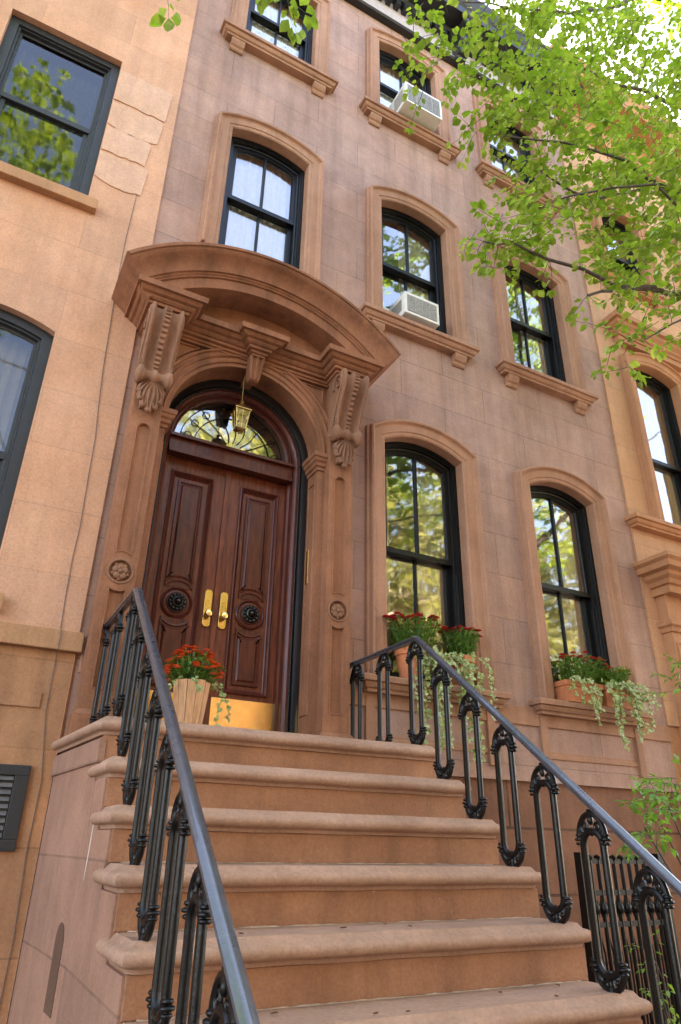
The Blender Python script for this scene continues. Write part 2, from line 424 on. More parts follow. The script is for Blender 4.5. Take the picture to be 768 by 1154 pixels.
# ================================================================== MAIN HOUSE
WY = .07
CX = 1.50
H = thing('brownstone_house', 'mauve brown four storey brownstone house with arched front door and tall arched windows', 'house', (3.3, 3, 0))
X0, X1 = .54, 6.035
cols = [(.914, 2.119), (2.65, 3.88), (4.375, 5.617)]
floors = [(2.76, 5.031, .20, 3.93, 2.725), (6.376, 8.143, .175, 7.28, 6.30), (9.538, 11.093, .13, 10.39, 9.47)]
holes = []
wins = []
for fi, (zb, zs, rise, zm, sz) in enumerate(floors):
    for ci, (a, b) in enumerate(cols):
        if fi == 0 and ci == 0: continue
        holes.append((a+.13, b-.13, zb-.02, zs+rise-.17)); wins.append((fi, ci))
holes.append((CX-.72, CX+.72, 2.10, 5.21))
ZW = 2.62
mb = MB(); wall_with_holes(mb, X0, X1, ZW, 12.4, WY, holes); mb.build('wall', M['wall'], H)
# base course, water table and basement wall
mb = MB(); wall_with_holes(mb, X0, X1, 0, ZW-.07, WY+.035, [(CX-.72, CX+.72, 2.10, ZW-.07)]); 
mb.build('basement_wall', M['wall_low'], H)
for xa, xb in ((2.42, X1), (X0+.04, .60)):
    MB().box(xa, xb, WY-.02, WY+.06, ZW-.075, ZW+.075).build('string_course', M['trim'], H, bevel=.006)
# shell
mb = MB(); mb.box(X0+.03, X0+.2, .40, 9, 0, 12.38); mb.box(X1-.2, X1-.03, .40, 9, 0, 12.38); mb.build('party_wall', M['inside'], H)
mb = MB(); mb.box(X0+.03, X1-.03, 3.2, 3.4, 0, 12.35); mb.build('interior_wall', M['inside'], H)
mb = MB()
for z in (2.1, 5.7, 9.0): mb.box(X0+.03, X1-.03, .36, 3.2, z-.15, z)
mb.box(X0+.03, X1-.03, .22, .36, 5.55, 5.9); mb.box(X0+.03, X1-.03, .22, .36, 8.85, 9.2)
mb.box(2.25, 2.55, .36, 3.2, 2.1, 5.5)
mb.build('interior_floor', M['inside'], H)
MB().box(X0, X1, .08, 9, 12.4, 12.5).build('roof', M['cornice'], H)

for fi, ci in wins:
    zb, zs, rise, zm, sz = floors[fi]; a, b = cols[ci]
    surround(H, a, b, zb, zs, rise, M['trim'])
    cur = {(0,1): 'both', (0,2): 'both', (1,0): 'full', (1,1): 'right', (1,2): 'right', (2,0): 'full', (2,1): 'full', (2,2): 'full'}[(fi, ci)]
    sash_window(H, a, b, zb, zs, rise, zm, curtain=cur, blind=.5 if (fi, ci) in ((2,0), (2,1)) else 0)
    if not (fi == 1 and ci == 0):
        sill(H, a-.085, b+.095, sz+.075 if fi else sz+.04, M['trim'], brackets=fi > 0)
    else:
        MB().box(a+.10, b-.10, -.02, .2, zb-.12, zb).build('window_sill', M['trim'], H, bevel=.006)
# aprons below the parlour sills
for a, b in cols[1:]:
    mb = MB(); x0, x1, z0, z1 = a+.02, b-.02, 2.24, 2.63
    rect = [(x0,z0),(x1,z0),(x1,z1),(x0,z1)]
    mb.box(x0, x1, WY+.012, WY+.06, z0, z1)
    moulding(mb, [(x0+.02,z0+.05),(x1-.02,z0+.05),(x1-.02,z1-.02),(x0+.02,z1-.02)], [(0,WY+.02),(0,WY-.012),(.03,WY-.012),(.04,WY-.002),(.06,WY-.002),(.07,WY+.02)])
    mb.box(x0-.02, x0+.06, WY-.03, WY+.02, z0-.04, z1); mb.box(x1-.06, x1+.02, WY-.03, WY+.02, z0-.04, z1)
    mb.build('apron_panel', M['trim'], H, bevel=.004)

# ---------------------------------------------------------------- roof cornice
mb = MB()
mb.cornice(X0+.05, X1-.05, -.02, .09, [(0, 12.02), (.04, 12.03), (.06, 12.08), (.30, 12.10), (.32, 12.20), (.37, 12.26), (.42, 12.36), (.42, 12.40)])
cor = mb.build('roof_cornice', M['cornice'], H, smooth=25)
MB().cornice(X0+.05, X1-.05, .03, .09, [(0, 11.52), (.03, 11.53), (.045, 11.57), (.045, 11.59), (.0, 11.60), (.0, 12.02)]).build('frieze', M['frieze'], cor, smooth=25)
MB().cornice(X0+.05, X1-.05, .015, .09, [(0, 11.50), (.03, 11.505), (.05, 11.53), (.04, 11.545), (0, 11.55)]).build('frieze_moulding', M['cornice'], cor, smooth=25)
for i in range(42):
    x = X0+.12+i*(X1-X0-.24)/41; MB().box(x-.035, x+.035, -.07, .035, 11.90, 12.015).build('dentil', M['cornice'], cor)
def bracket_mb(x, yf, yb, z0, z1, w):
    pr = []; n = 26
    for i in range(n+1):
        t = i/n; z = z0+(z1-z0)*t
        y = -.07 - .30*(t**1.6) - .035*math.sin(t*PI*5)*(.4+.6*t); pr.append((y, z))
    b = MB(); b.prism([(x-w, y, z) for y, z in pr] + [(x-w, yb, z1), (x-w, yb, z0)], (2*w, 0, 0))
    b.tube([(x-w-.004, -.27, z1-.10), (x+w+.004, -.27, z1-.10)], .065, 12); b.tube([(x-w-.004, -.10, z0+.09), (x+w+.004, -.10, z0+.09)], .055, 12)
    return b
for x in (X0+.14, 2.32, 4.12, X1-.42): bracket_mb(x, -.4, .03, 11.50, 12.09, .075).build('bracket', M['cornice'], cor, bevel=.006)

# ================================================================== ENTRANCE
ES_mb = MB()
hwO, zS = .635, 4.50
# front plate with arched opening
def plate(mb, xa, xb, z0, z1, y0, y1, d=0):
    n = 28; arch = [(CX+(hwO+d)*math.sin(-PI/2+PI*i/n), zS+(hwO+d)*math.cos(-PI/2+PI*i/n)) for i in range(n+1)]
    for i in range(n):
        (ax, az), (bx, bz) = arch[i], arch[i+1]
        mb.add([(ax,y0,az),(bx,y0,bz),(bx,y0,z1),(ax,y0,z1)], [(0,1,2,3)])
        mb.add([(ax,y0,az),(bx,y0,bz),(bx,y1,bz),(ax,y1,az)], [(0,1,2,3)])
    for s, xe in ((-1, xa), (1, xb)):
        xi = CX+s*(hwO+d)
        mb.add([(xi,y0,z0),(xe,y0,z0),(xe,y0,z1),(xi,y0,z1)], [(0,1,2,3)])
        mb.add([(xi,y0,z0),(xi,y1,z0),(xi,y1,zS),(xi,y0,zS)], [(0,1,2,3)])
plate(ES_mb, CX-.89, CX+.89, 2.13, 5.40, -.05, .135)
for s in (-1, 1): ES_mb.add([(CX+s*.89,-.05,2.13),(CX+s*.89,.08,2.13),(CX+s*.89,.08,5.4),(CX+s*.89,-.05,5.4)], [(0,1,2,3)])
ES = ES_mb.build('entrance_surround', M['portal'], H, smooth=25)
# jamb panels on the reveal (both sides)
for s in (-1, 1):
    xi = CX+s*hwO; m = MB()
    for (z0, z1) in ((2.42, 4.28),):
        pts = [(-.02, z0), (.105, z0), (.105, z1), (-.02, z1)]
        prof = [(0, 0), (.004, .010), (.012, .010), (.016, .0)]
        rows = []
        for d, o in prof: rows.append([(xi-s*o, y, z) for y, z in [(-.02+d, z0+d), (.105-d, z0+d), (.105-d, z1-d), (-.02+d, z1-d)]])
        m.rows(rows, closed=True)
    m.build('jamb_panel', M['portal'], ES)
# archivolt mouldings
m = MB(); n = 44
def arcrow(r, y, cz=zS, a0=-PI/2, a1=PI/2, n=44, cx=CX): return [(cx+r*math.sin(a0+(a1-a0)*i/n), y, cz+r*math.cos(a0+(a1-a0)*i/n)) for i in range(n+1)]
prof = [(hwO-.001, -.05), (hwO, -.068), (hwO+.030, -.068), (hwO+.034, -.082), (hwO+.044, -.086), (hwO+.050, -.074), (hwO+.080, -.074), (hwO+.086, -.092), (hwO+.096, -.098), (hwO+.104, -.088), (hwO+.108, -.076), (hwO+.132, -.076), (hwO+.138, -.094), (hwO+.150, -.100), (hwO+.158, -.088), (hwO+.160, -.05)]
m.rows([arcrow(r, y) for r, y in prof]); m.build('archivolt', M['portal'], ES, smooth=30)
# spandrel panels
for s in (-1, 1):
    r = hwO+.19; top = 5.185; xs_ = math.sqrt(r*r-(top-zS)**2)
    a0, a1 = math.asin(xs_/r), math.asin(.655/r)
    arc = [(CX+s*r*math.sin(a0+(a1-a0)*i/10), zS+r*math.cos(a0+(a1-a0)*i/10)) for i in range(11)]
    poly = arc + [(CX+s*.655, top)]
    if s > 0: poly = poly[::-1]
    area = sum(poly[i-1][0]*poly[i][1]-poly[i][0]*poly[i-1][1] for i in range(len(poly)))
    if area < 0: poly = poly[::-1]
    m = MB(); moulding(m, poly, [(-.006, -.05), (-.004, -.066), (.006, -.068), (.012, -.056), (.014, -.0515)]); m.build('spandrel_panel', M['portal'], ES)
# imposts
for s in (-1, 1):
    xa, xb = (CX-.70, CX-hwO) if s < 0 else (CX+hwO, CX+.70)
    m = MB(); m.cornice(xa, xb, -.05, .13, [(.001, 4.37), (.012, 4.375), (.014, 4.40), (.028, 4.41), (.03, 4.435), (.045, 4.45), (.05, 4.475), (.06, 4.48), (.062, 4.515), (.05, 4.525)])
    m.build('impost', M['portal'], ES, smooth=25)
# pilasters
for s in (-1, 1):
    c = CX+s*.80; hw = .105; m = MB(); yf = -.14
    def circ(cx, cz, r, n=28, a0=0, a1=2*PI): return [(cx+r*math.cos(a0+(a1-a0)*i/n), cz+r*math.sin(a0+(a1-a0)*i/n)) for i in range(n+(0 if abs(a1-a0-2*PI) < 1e-6 else 1))]
    # plates from bottom to top, each pierced by its panel
    iw = .058; zr = 3.177; rr = .105
    low = [(c-iw, 2.42), (c+iw, 2.42), (c+iw, zr-.115)] + [(c+rr*math.sin(t), zr-rr*1.22*math.cos(t)) for t in [R_(k) for k in (30, 18, 6, -6, -18, -30)]] + [(c-iw, zr-.115)]
    up = [(c-iw, zr+.15), ] + [(c+rr*math.sin(t), zr+rr*1.30*math.cos(t)) for t in [R_(k) for k in (-30, -18, -6, 6, 18, 30)]] + [(c+iw, zr+.15), (c+iw, 4.26)] + [(c+iw*math.cos(t), 4.26+iw*math.sin(t)) for t in [R_(k) for k in range(15, 180, 15)]] + [(c-iw, 4.26)]
    # subdivide long sides so that the rays work
    def dense(p, st=.1):
        o = []
        for i in range(len(p)):
            a, b = Vector(p[i]), Vector(p[(i+1) % len(p)]); k = max(1, int((b-a).length/st))
            for j in range(k): o.append(tuple(a.lerp(b, j/k)))
        return o
    ring_panel(m, (c-hw, c+hw, 2.29, zr-.09), dense(low), yf, yf+.022)
    ring_panel(m, (c-hw, c+hw, zr+.105, 5.2), dense(up), yf, yf+.022)
    m.poly([(c-iw, yf+.021, 2.42), (c+iw, yf+.021, 2.42), (c+iw, yf+.021, zr-.095), (c-iw, yf+.021, zr-.095)]); m.poly([(c-iw, yf+.021, zr+.11), (c+iw, yf+.021, zr+.11), (c+iw, yf+.021, 4.33), (c-iw, yf+.021, 4.33)])
    ring_panel(m, (c-hw, c+hw, zr-.09, zr+.105), circ(c, zr, .074, 24), yf, yf+.018)
    m.poly([(x, yf+.018, z) for x, z in circ(c, zr, .074, 24)])
    for sx in (-1, 1): m.add([(c+sx*hw,yf,2.29),(c+sx*hw,.06,2.29),(c+sx*hw,.06,5.2),(c+sx*hw,yf,5.2)], [(0,1,2,3)])
    # beads round the panels
    moulding(m, dense(low, .2), [(0, yf+.002), (.0, yf-.006), (.008, yf-.006), (.012, yf+.012), (.016, yf+.0215)])
    moulding(m, dense(up, .2), [(0, yf+.002), (.0, yf-.006), (.008, yf-.006), (.012, yf+.012), (.016, yf+.0215)])
    p = m.build('pilaster', M['portal'], ES, smooth=25)
    m = MB(); m.tube([(x, yf-.001, z) for x, z in circ(c, zr, .080, 32)], .008, 6, closed=True)
    for k in range(5):
        a = R_(90+72*k); m.ball((c+.032*math.cos(a), yf+.006, zr+.032*math.sin(a)), .024, .014, .024, 10, 6)
        m.ball((c+.050*math.cos(a+R_(36)), yf+.010, zr+.050*math.sin(a+R_(36))), .014, .01, .014, 8, 5)
    m.ball((c, yf-.004, zr), .016, .016, .016); m.build('rosette', M['carve'], p, smooth=50)
    m = MB().cornice(c-hw, c+hw, yf, .06, [(.028, 2.14), (.028, 2.27), (.018, 2.285), (.002, 2.30)]); m.build('plinth', M['portal'], p, smooth=20)
# console corbels
def corbel(c, s):
    w = .122; P = []
    # side profile (y, z) from top front down to the lower scroll
    key = [(-.330, 5.215), (-.372, 5.20), (-.392, 5.16), (-.388, 5.11), (-.365, 5.05), (-.325, 4.98), (-.285, 4.90), (-.252, 4.82), (-.232, 4.75), (-.226, 4.70)]
    # catmull resample
    def cm(K, n=6):
        o = []
        for i in range(len(K)-1):
            p0, p1, p2, p3 = K[max(0,i-1)], K[i], K[i+1], K[min(len(K)-1, i+2)]
            for j in range(n):
                t = j/n; o.append(tuple(.5*((2*p1[k])+(-p0[k]+p2[k])*t+(2*p0[k]-5*p1[k]+4*p2[k]-p3[k])*t*t+(-p0[k]+3*p1[k]-3*p2[k]+p3[k])*t**3) for k in (0, 1)))
        return o+[K[-1]]
    pr = cm(key); m = MB(); rows = []; nt = 32
    for i, (y, z) in enumerate(pr):
        a = pr[max(0, i-1)]; b = pr[min(len(pr)-1, i+1)]; t = Vector((b[0]-a[0], b[1]-a[1])).normalized(); nr = Vector((t.y, -t.x))
        if nr.x > 0: nr = -nr
        row = []
        for j in range(nt+1):
            u = -1+2*j/nt; au = abs(u)
            h = .0
            if au > .78: h = .020*max(0, math.cos((au-.89)/.11*PI/2))**.5 if abs(au-.89) < .11 else 0
            elif au > .2: h = -.024*math.sin((au-.2)/.58*PI)**.8 + (.006*math.cos((au-.49)/.09*PI/2) if abs(au-.49) < .09 else 0)
            else: h = .013+.008*math.sin(i*2.1)*(1 if au < .13 else 0)
            tw = w*(1-.10*i/len(pr)); row.append((c+u*tw, y+nr.x*h, z+nr.y*h))
        rows.append(row)
    m.rows(rows)
    for e in (0, -1):
        m.poly([r[e] for r in rows] + [(rows[-1][e][0], -.12, rows[-1][e][2]), (rows[0][e][0], -.12, rows[0][e][2])])
    m.poly(rows[0] + [(c+w, -.1, 5.215), (c-w, -.1, 5.215)])
    # lower scroll: turned roll with swollen ends
    prof = []
    for j in range(33):
        u = -1+2*j/32; au = abs(u)
        r = .040+.036*math.exp(-((au-.78)/.20)**2)+.018*math.exp(-(u/.20)**2)
        if au > .97: r = .03
        prof.append((r, u*(w+.012)))
    m.lathe(prof, (c, -.215, 4.665), 18, 'x')
    for sx in (-1, 1):     # volute eyes, side scrolls, little beads above the roll
        for k in range(3): m.ball((c+sx*(w-.012), -.245+.004*k, 4.742+.030*k), .014-.002*k, n=8, m=5)
        sp = []
        for k in range(30):
            a = -.5+k*.38; r = .085*math.exp(-.16*a*.9); sp.append((c+sx*(w+.004), -.30+r*math.cos(a), 5.115+r*math.sin(a)))
        m.tube(sp, [.011-.0002*k for k in range(30)], 6)
        sp = []
        for k in range(24):
            a = 2.2-k*.40; r = .058*math.exp(-.07*k); sp.append((c+sx*(w+.006), -.205+r*math.cos(a), 4.665+r*math.sin(a)))
        m.tube(sp, .009, 6)
        m.tube([(c+sx*(w-.002), y+.03, z) for y, z in pr[6::4]] + [(c+sx*(w-.004), -.17, 4.70)], .012, 6)
    # acanthus leaf below
    for k, (ang, L, wd) in enumerate([(0, .235, .030), (-17, .215, .026), (17, .215, .026), (-34, .185, .024), (34, .185, .024), (-52, .145, .022), (52, .145, .022), (-72, .11, .018), (72, .11, .018)]):
        a = R_(ang); n = 9; rws = []
        for i in range(n+1):
            t = i/n; cx = c+math.sin(a)*L*t*.62+.012*math.sin(a)*math.sin(t*PI)*3; cz = 4.635-math.cos(a)*L*t-.02*t
            yy = -.225+.060*t-.040*math.sin(t*PI*.95)*.6-.045*max(0, t-.72)/.28
            ww = 1.2*wd*(.70+.55*math.sin(t*PI))*(.35 if i == n else 1)
            rws.append([(cx-ww, yy+.030, cz), (cx-ww*.9, yy+.010, cz), (cx-ww*.40, yy-.012, cz), (cx, yy+.008, cz), (cx+ww*.40, yy-.012, cz), (cx+ww*.9, yy+.010, cz), (cx+ww, yy+.030, cz)])
        m.rows(rws); m.ball((c+math.sin(a)*L*.66, -.196-.006, 4.635-math.cos(a)*L-.012), wd*.78, .020, wd*.62, 10, 6)
    m.box(c-.055, c+.055, -.165, -.13, 4.42, 4.66)
    return m.build('corbel', M['carve'], ES, smooth=45)
for s in (-1, 1): corbel(CX+s*.80+(.005 if s > 0 else -.005), s)
# entablature with caps breaking forward
EP = lambda z0: [(o, z0+h*.80) for o, h in [(0, 0), (.0, .02), (.016, .026), (.018, .05), (.042, .056), (.045, .085), (.058, .088), (.075, .105), (.08, .118), (.084, .120), (.106, .128), (.122, .150), (.124, .158), (.15, .160), (.155, .218), (.145, .224)]]
zE = 5.205
def entab(x0, x1, yf, nm, z0=zE):
    m = MB().cornice(x0, x1, yf, .08, EP(z0)); return m.build(nm, M['portal'], ES, smooth=22)
entab(CX-.70, CX+.70, -.085, 'entablature', zE-.003)
for s in (-1, 1): entab(CX+s*.795-.115, CX+s*.795+.115, -.275, 'cap_block')
# keystone
entab(CX-.055, CX+.055, -.17, 'key_block', zE+.003)
m = MB()
def keyrow(w, z, y): return [(CX-w, -.05, z), (CX-w, y, z), (CX-w*.72, y-.012, z), (CX-w*.60, y+.004, z), (CX-w*.22, y+.004, z), (CX-w*.12, y-.010, z), (CX+w*.12, y-.010, z), (CX+w*.22, y+.004, z), (CX+w*.60, y+.004, z), (CX+w*.72, y-.012, z), (CX+w, y, z), (CX+w, -.05, z)]
kr = [keyrow(.040, 5.0, -.100), keyrow(.042, 5.01, -.118), keyrow(.054, 5.10, -.132), keyrow(.066, 5.215, -.155)]
m.rows(kr); m.poly(kr[0]); m.build('keystone', M['portal'], ES, smooth=20)
m = MB().cornice(CX-.040, CX+.040, -.05, .1, [(0, 5.06), (0, 5.15)]); m.build('keystone_soffit', M['portal'], ES)
# segmental pediment
RZ = 4.325
pf = [(1.335, .07), (1.335, -.31), (1.342, -.350), (1.432, -.350), (1.435, -.366), (1.444, -.370), (1.452, -.382), (1.464, -.384), (1.466, -.400), (1.480, -.404), (1.50, -.410), (1.526, -.424), (1.550, -.446), (1.570, -.474), (1.584, -.494), (1.600, -.504), (1.608, -.506), (1.610, -.520), (1.632, -.521), (1.643, -.512), (1.645, -.497), (1.645, .07)]
a = math.asin(1.185/1.645); m = MB()
rows = []
for r, y in pf:
    aa = a if r > 1.4 else a*.985
    rows.append(arcrow(r, y, RZ, -aa, aa, 64))
m.rows(rows)
for e in (0, -1): m.poly([r[e] for r in rows])
ped = m.build('pediment', M['portal'], ES, smooth=28)
m = MB(); arc = arcrow(1.345, -.12, RZ, -R_(40), R_(40), 40)
m.poly(arc + [(arc[-1][0], -.12, 5.30), (arc[0][0], -.12, 5.30)]); m.build('tympanum', M['portal'], ped)
# lead flashing line on top of pediment
# ---------------------------------------------------------------- door
m = MB(); fy0 = .135; hd = .575
def dring(prof, z0=2.15):
    rows = []
    for d, y in prof:
        r = hwO-d; rows.append([(CX-r, y, z0)] + [(CX+r*math.sin(-PI/2+PI*i/36), y, zS+r*math.cos(-PI/2+PI*i/36)) for i in range(37)] + [(CX+r, y, z0)])
    return rows
m.rows(dring([(-.01, fy0), (.0, fy0-.002), (.006, fy0-.002), (.01, fy0+.015), (.03, fy0+.05), (.045, fy0+.07)]))
m.build('door_casing', M['wood_dark'], H, smooth=25)
m = MB()
m.rows(dring([(.045, fy0+.07), (.05, fy0+.06), (.062, fy0+.058), (.07, fy0+.075), (.085, fy0+.085), (.095, fy0+.10), (.10, fy0+.145), (.118, fy0+.15), (.13, fy0+.20)]))
DF = m.build('door_frame', M['wood'], H, smooth=25)
m = MB(); rr = hwO-.055
path = [(CX-rr, 2.2+.02*i) for i in range(115)] + [(CX+rr*math.sin(-PI/2+PI*i/90), zS+rr*math.cos(-PI/2+PI*i/90)) for i in range(91)] + [(CX+rr, zS-.02*i) for i in range(115)]
for x, z in path: m.ball((x, fy0+.056, z), .011, .011, .013, 6, 4)
m.build('bead_moulding', M['wood_dark'], DF, smooth=60)
# fanlight rings, transom bar
m = MB()
def fanrow(r, y): return [(CX+r*math.sin(-PI/2+PI*i/36), y, zS+.02+r*math.cos(-PI/2+PI*i/36)) for i in range(37)]
m.rows([fanrow(r, y) for r, y in [(.535, .27), (.53, .262), (.518, .262), (.512, .272), (.505, .28), (.498, .284), (.495, .30)]])
m.box(CX-.53, CX+.53, .235, .34, 4.385, 4.50); m.box(CX-.53, CX+.53, .20, .26, 4.50, 4.525); m.box(CX-.53, CX+.53, .215, .30, 4.365, 4.40)
TR = m.build('transom_bar', M['wood'], H, smooth=25)
m = MB(); pts = [(x, .296, z) for x, y, z in fanrow(.502, 0)]; m.poly(pts); m.build('fanlight_glass', M['glass2'], TR)
m = MB()
for r in (.45, .33):
    m.tube([(CX+r*math.sin(-PI/2+PI*i/36), .288, zS+.02+r*math.cos(-PI/2+PI*i/36)) for i in range(37)], .004, 5)
for k in range(9):
    aa = -PI/2+PI*(k+.5)/9; q = []
    for i in range(9):
        t = i/8; r = .10+.35*t; q.append((CX+r*math.sin(aa)+.02*math.sin(t*2*PI)*math.cos(aa), .288, zS+.02+r*math.cos(aa)))
    m.tube(q, .0035, 5)
    r = .39; m.tube([(CX+r*math.sin(aa)+.03*math.cos(2*PI*i/14), .288, zS+.02+r*math.cos(aa)+.03*math.sin(2*PI*i/14)) for i in range(14)], .003, 5, closed=True)
m.build('fanlight_tracery', M['iron'], TR)
# two leaves
DY = .32
for s in (-1, 1):
    xa, xb = (CX-.555, CX-.003) if s < 0 else (CX+.003, CX+.555)
    pa, pb = (1.045, 1.372) if s < 0 else (1.622, 1.945)
    m = MB(); px = (pa+pb)/2
    ring_panel(m, (xa, xb, 2.18, 4.37), dense([(pa, 2.585), (pb, 2.585), (pb, 4.24), (pa, 4.24)], .12), DY, DY+.025)
    m.box(xa, xb, DY+.022, DY+.06, 2.18, 4.37)
    m.box(xa, xa+.004, DY, DY+.05, 2.18, 4.37)
    if s < 0: m.box(CX-.022, CX+.018, DY-.014, DY+.02, 2.18, 4.37)
    dr = m.build('door', M['wood2'], H, bevel=.002)
    m = MB(); big = [(pa, 2.585), (pb, 2.585), (pb, 4.24), (pa, 4.24)]
    moulding(m, big, [(-.012, DY+.001), (-.010, DY-.014), (.0, DY-.018), (.012, DY-.006), (.018, DY+.008), (.026, DY+.014), (.028, DY+.023)])
    # raised fields above and below the rosette
    zr, hw = 3.188, (pb-pa)/2
    aw = math.degrees(math.asin((hw-.06)/.135)); up = [(px+.135*math.sin(R_(aw*k/5)), zr+.03+.135*math.cos(R_(aw*k/5))) for k in range(-5, 6)] + [(pb-.06, 4.18), (pa+.06, 4.18)]
    lo = [(pa+.06, 2.645), (pb-.06, 2.645)] + [(px+.135*math.sin(R_(aw*k/5)), zr-.03-.135*math.cos(R_(aw*k/5))) for k in range(5, -6, -1)]
    for q in (up, lo):
        moulding(m, q, [(-.004, DY+.023), (.0, DY+.006), (.012, DY+.004), (.018, DY+.014), (.026, DY+.014), (.040, DY+.004)])
        oq = offset_poly(q, .040); ar = oq[:11] if q is up else oq[2:13]; zf = oq[11][1] if q is up else oq[0][1]
        zl, zh = min(z for x, z in q), max(z for x, z in q)
        m.poly([(pa+.058, DY+.0148, zl), (pb-.058, DY+.0148, zl), (pb-.058, DY+.0148, zh), (pa+.058, DY+.0148, zh)])
        zq = max(z for x, z in ar)+.02 if q is up else min(z for x, z in ar)-.02; xf0, xf1 = pa+.098, pb-.098
        xx = (xf0, xf1) if q is up else (xf1, xf0)
        m.rows([[(x, DY+.004, z) for x, z in ar], [(xx[0]+(xx[1]-xx[0])*k/10, DY+.004, zq) for k in range(11)], [(xx[0]+(xx[1]-xx[0])*k/10, DY+.004, zf) for k in range(11)]])
        for sx in (0, 10): m.poly([(ar[sx][0], DY+.0042, ar[sx][1]), (xx[sx//10], DY+.0042, ar[sx][1]), (xx[sx//10], DY+.0042, zq)])
    m.build('door_panel', M['wood'], dr, smooth=25)
    m = MB(); m.lathe([(.118, DY+.033), (.118, DY+.008), (.108, DY+.0), (.100, DY+.008), (.094, DY+.014), (.082, DY+.012), (.078, DY+.002)], (px, 0, zr), 36, 'y')
    m.build('rosette_ring', M['wood'], dr, smooth=35)
    m = MB(); m.lathe([(.072, DY+.03), (.072, DY-.004), (.064, DY-.012), (.052, DY-.004), (.045, DY-.004), (.040, DY-.022), (.030, DY-.028), (.022, DY-.014), (.018, DY-.040), (.010, DY-.048), (0.0001, DY-.05)], (px, 0, zr), 28, 'y')
    for k in range(12):
        aa = 2*PI*k/12; m.ball((px+.055*math.cos(aa), DY-.010, zr+.055*math.sin(aa)), .013, .012, .013, 8, 5)
    m.build('rosette', M['wood_dark'], dr, smooth=40)
    # brass plate and knob
    hx = 1.437 if s < 0 else 1.559; m = MB(); pw = .029
    pl = [(hx-pw, 3.05), (hx-pw*.5, 3.035), (hx+pw*.5, 3.035), (hx+pw, 3.05), (hx+pw, 3.305), (hx+pw*.5, 3.32), (hx-pw*.5, 3.32), (hx-pw, 3.305)]
    m.prism([(x, DY-.016, z) for x, z in pl], (0, .012, 0))
    m.lathe([(.012, 0), (.010, -.02), (.014, -.026), (.026, -.032), (.029, -.045), (.024, -.056), (.010, -.061), (.0001, -.062)], (hx, DY-.014, 3.125), 20, 'y')
    m.tube([(hx, DY-.016, 3.24), (hx, DY-.026, 3.24)], .010, 12)
    m.build('door_handle', M['brass'], dr, smooth=35, bevel=.0015)
    kx0, kx1 = (xa+.05, xb-.025) if s < 0 else (1.535, 2.013)
    MB().box(kx0, kx1, DY-.006, DY+.002, 2.19, 2.537).build('kick_plate', M['brass'], dr, bevel=.001)
MB().box(CX-.60, CX+.60, .09, .36, 2.10, 2.182).build('threshold', M['portal'], H, bevel=.006)
# hall behind the fanlight
MB().box(CX-.9, CX+.72, .9, 1.0, 2.2, 5.2).build('hall_wall', M['inside'], H)
# doorbell plate on the jamb
MB().box(CX+hwO-.008, CX+hwO+.002, .055, .105, 3.42, 3.70).build('doorbell_plate', M['brass'], H, bevel=.002)

# ================================================================== STOOP
SX0, SX1 = .595, 2.604
ST = thing('stoop', 'broad brownstone stoop of rounded steps climbing to the arched front door', 'steps', ((SX0+SX1)/2, -1.8, 0))
T, RI = .2574, .2093
def nose_y(i): return -.968-T*i
def top_z(i): return 2.154-RI*i
def step(i):
    yf, zt = nose_y(i), top_z(i); m = MB()
    yb = WY+.03 if i == 0 else nose_y(i-1)+.12
    lx = SX0+.03; rx = SX1-.03
    yback = .10 if i == 0 else yb
    # nosing profile (out, z)
    h = .072; pr = []
    for k in range(9):
        t = -PI/2+PI*k/8; pr.append((.030*math.cos(t)+.006, zt-.010-h/2+.0+ (h/2-.010)*math.sin(t)*1.0))
    pr = [(-.013, zt-h-.018), (-.004, zt-h-.016), (.0, zt-h-.004)] + pr + [(.006-.02, zt)]
    bx0, bx1, by = lx, rx, yf+.036
    rows = []
    wob = random.uniform(-.001, .001)
    for o, z in pr:
        r = []
        c = .035 if o > 0 else .03
        if i == 0:
            r = [(bx0-o-.085, .10, z+wob), (bx0-o-.012, by+c, z+wob), (bx0-o+c*.35, by-o+c*.3, z+wob), (bx0+c, by-o, z+wob)]
            nseg = 14
            for k in range(1, nseg): r.append((bx0+c+(bx1-bx0-2*c)*k/nseg, by-o+.0015*math.sin(k*2.3+i), z+wob+.0012*math.sin(k*1.7+i*2)))
            r += [(bx1-c, by-o, z+wob), (bx1+o-c*.35, by-o+c*.3, z+wob), (bx1+o, by+c, z+wob), (bx1+o, .10, z+wob)]
        else:
            r = [(bx0-o, yback, z+wob), (bx0-o, by+c, z+wob), (bx0-o+c*.35, by-o+c*.3, z+wob), (bx0+c, by-o, z+wob)]
            nseg = 14
            for k in range(1, nseg): r.append((bx0+c+(bx1-bx0-2*c)*k/nseg, by-o+.0015*math.sin(k*2.3+i), z+wob+.0012*math.sin(k*1.7+i*2)))
            r += [(bx1-c, by-o, z+wob), (bx1+o-c*.35, by-o+c*.3, z+wob), (bx1+o, by+c, z+wob), (bx1+o, yback, z+wob)]
        rows.append(r)
    m.rows(rows); m.poly(rows[-1]); m.poly(rows[0])
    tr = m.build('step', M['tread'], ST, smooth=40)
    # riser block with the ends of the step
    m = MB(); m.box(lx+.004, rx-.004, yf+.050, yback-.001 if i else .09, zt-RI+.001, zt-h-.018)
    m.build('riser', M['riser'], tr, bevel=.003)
    if 0 < i:
        m = MB(); rr_ = random.Random(i); xs_ = [lx+.05+(rx-lx-.1)*k/60 for k in range(61)]
        ya = nose_y(i-1)+.050
        m.rows([[(x, ya-.002-rr_.uniform(.004, .014), zt+.001) for x in xs_], [(x, ya-.003, zt+rr_.uniform(.002, .006)) for x in xs_]]); m.build('mortar_joint', M['mortar'], tr)
for i in range(11): step(i)
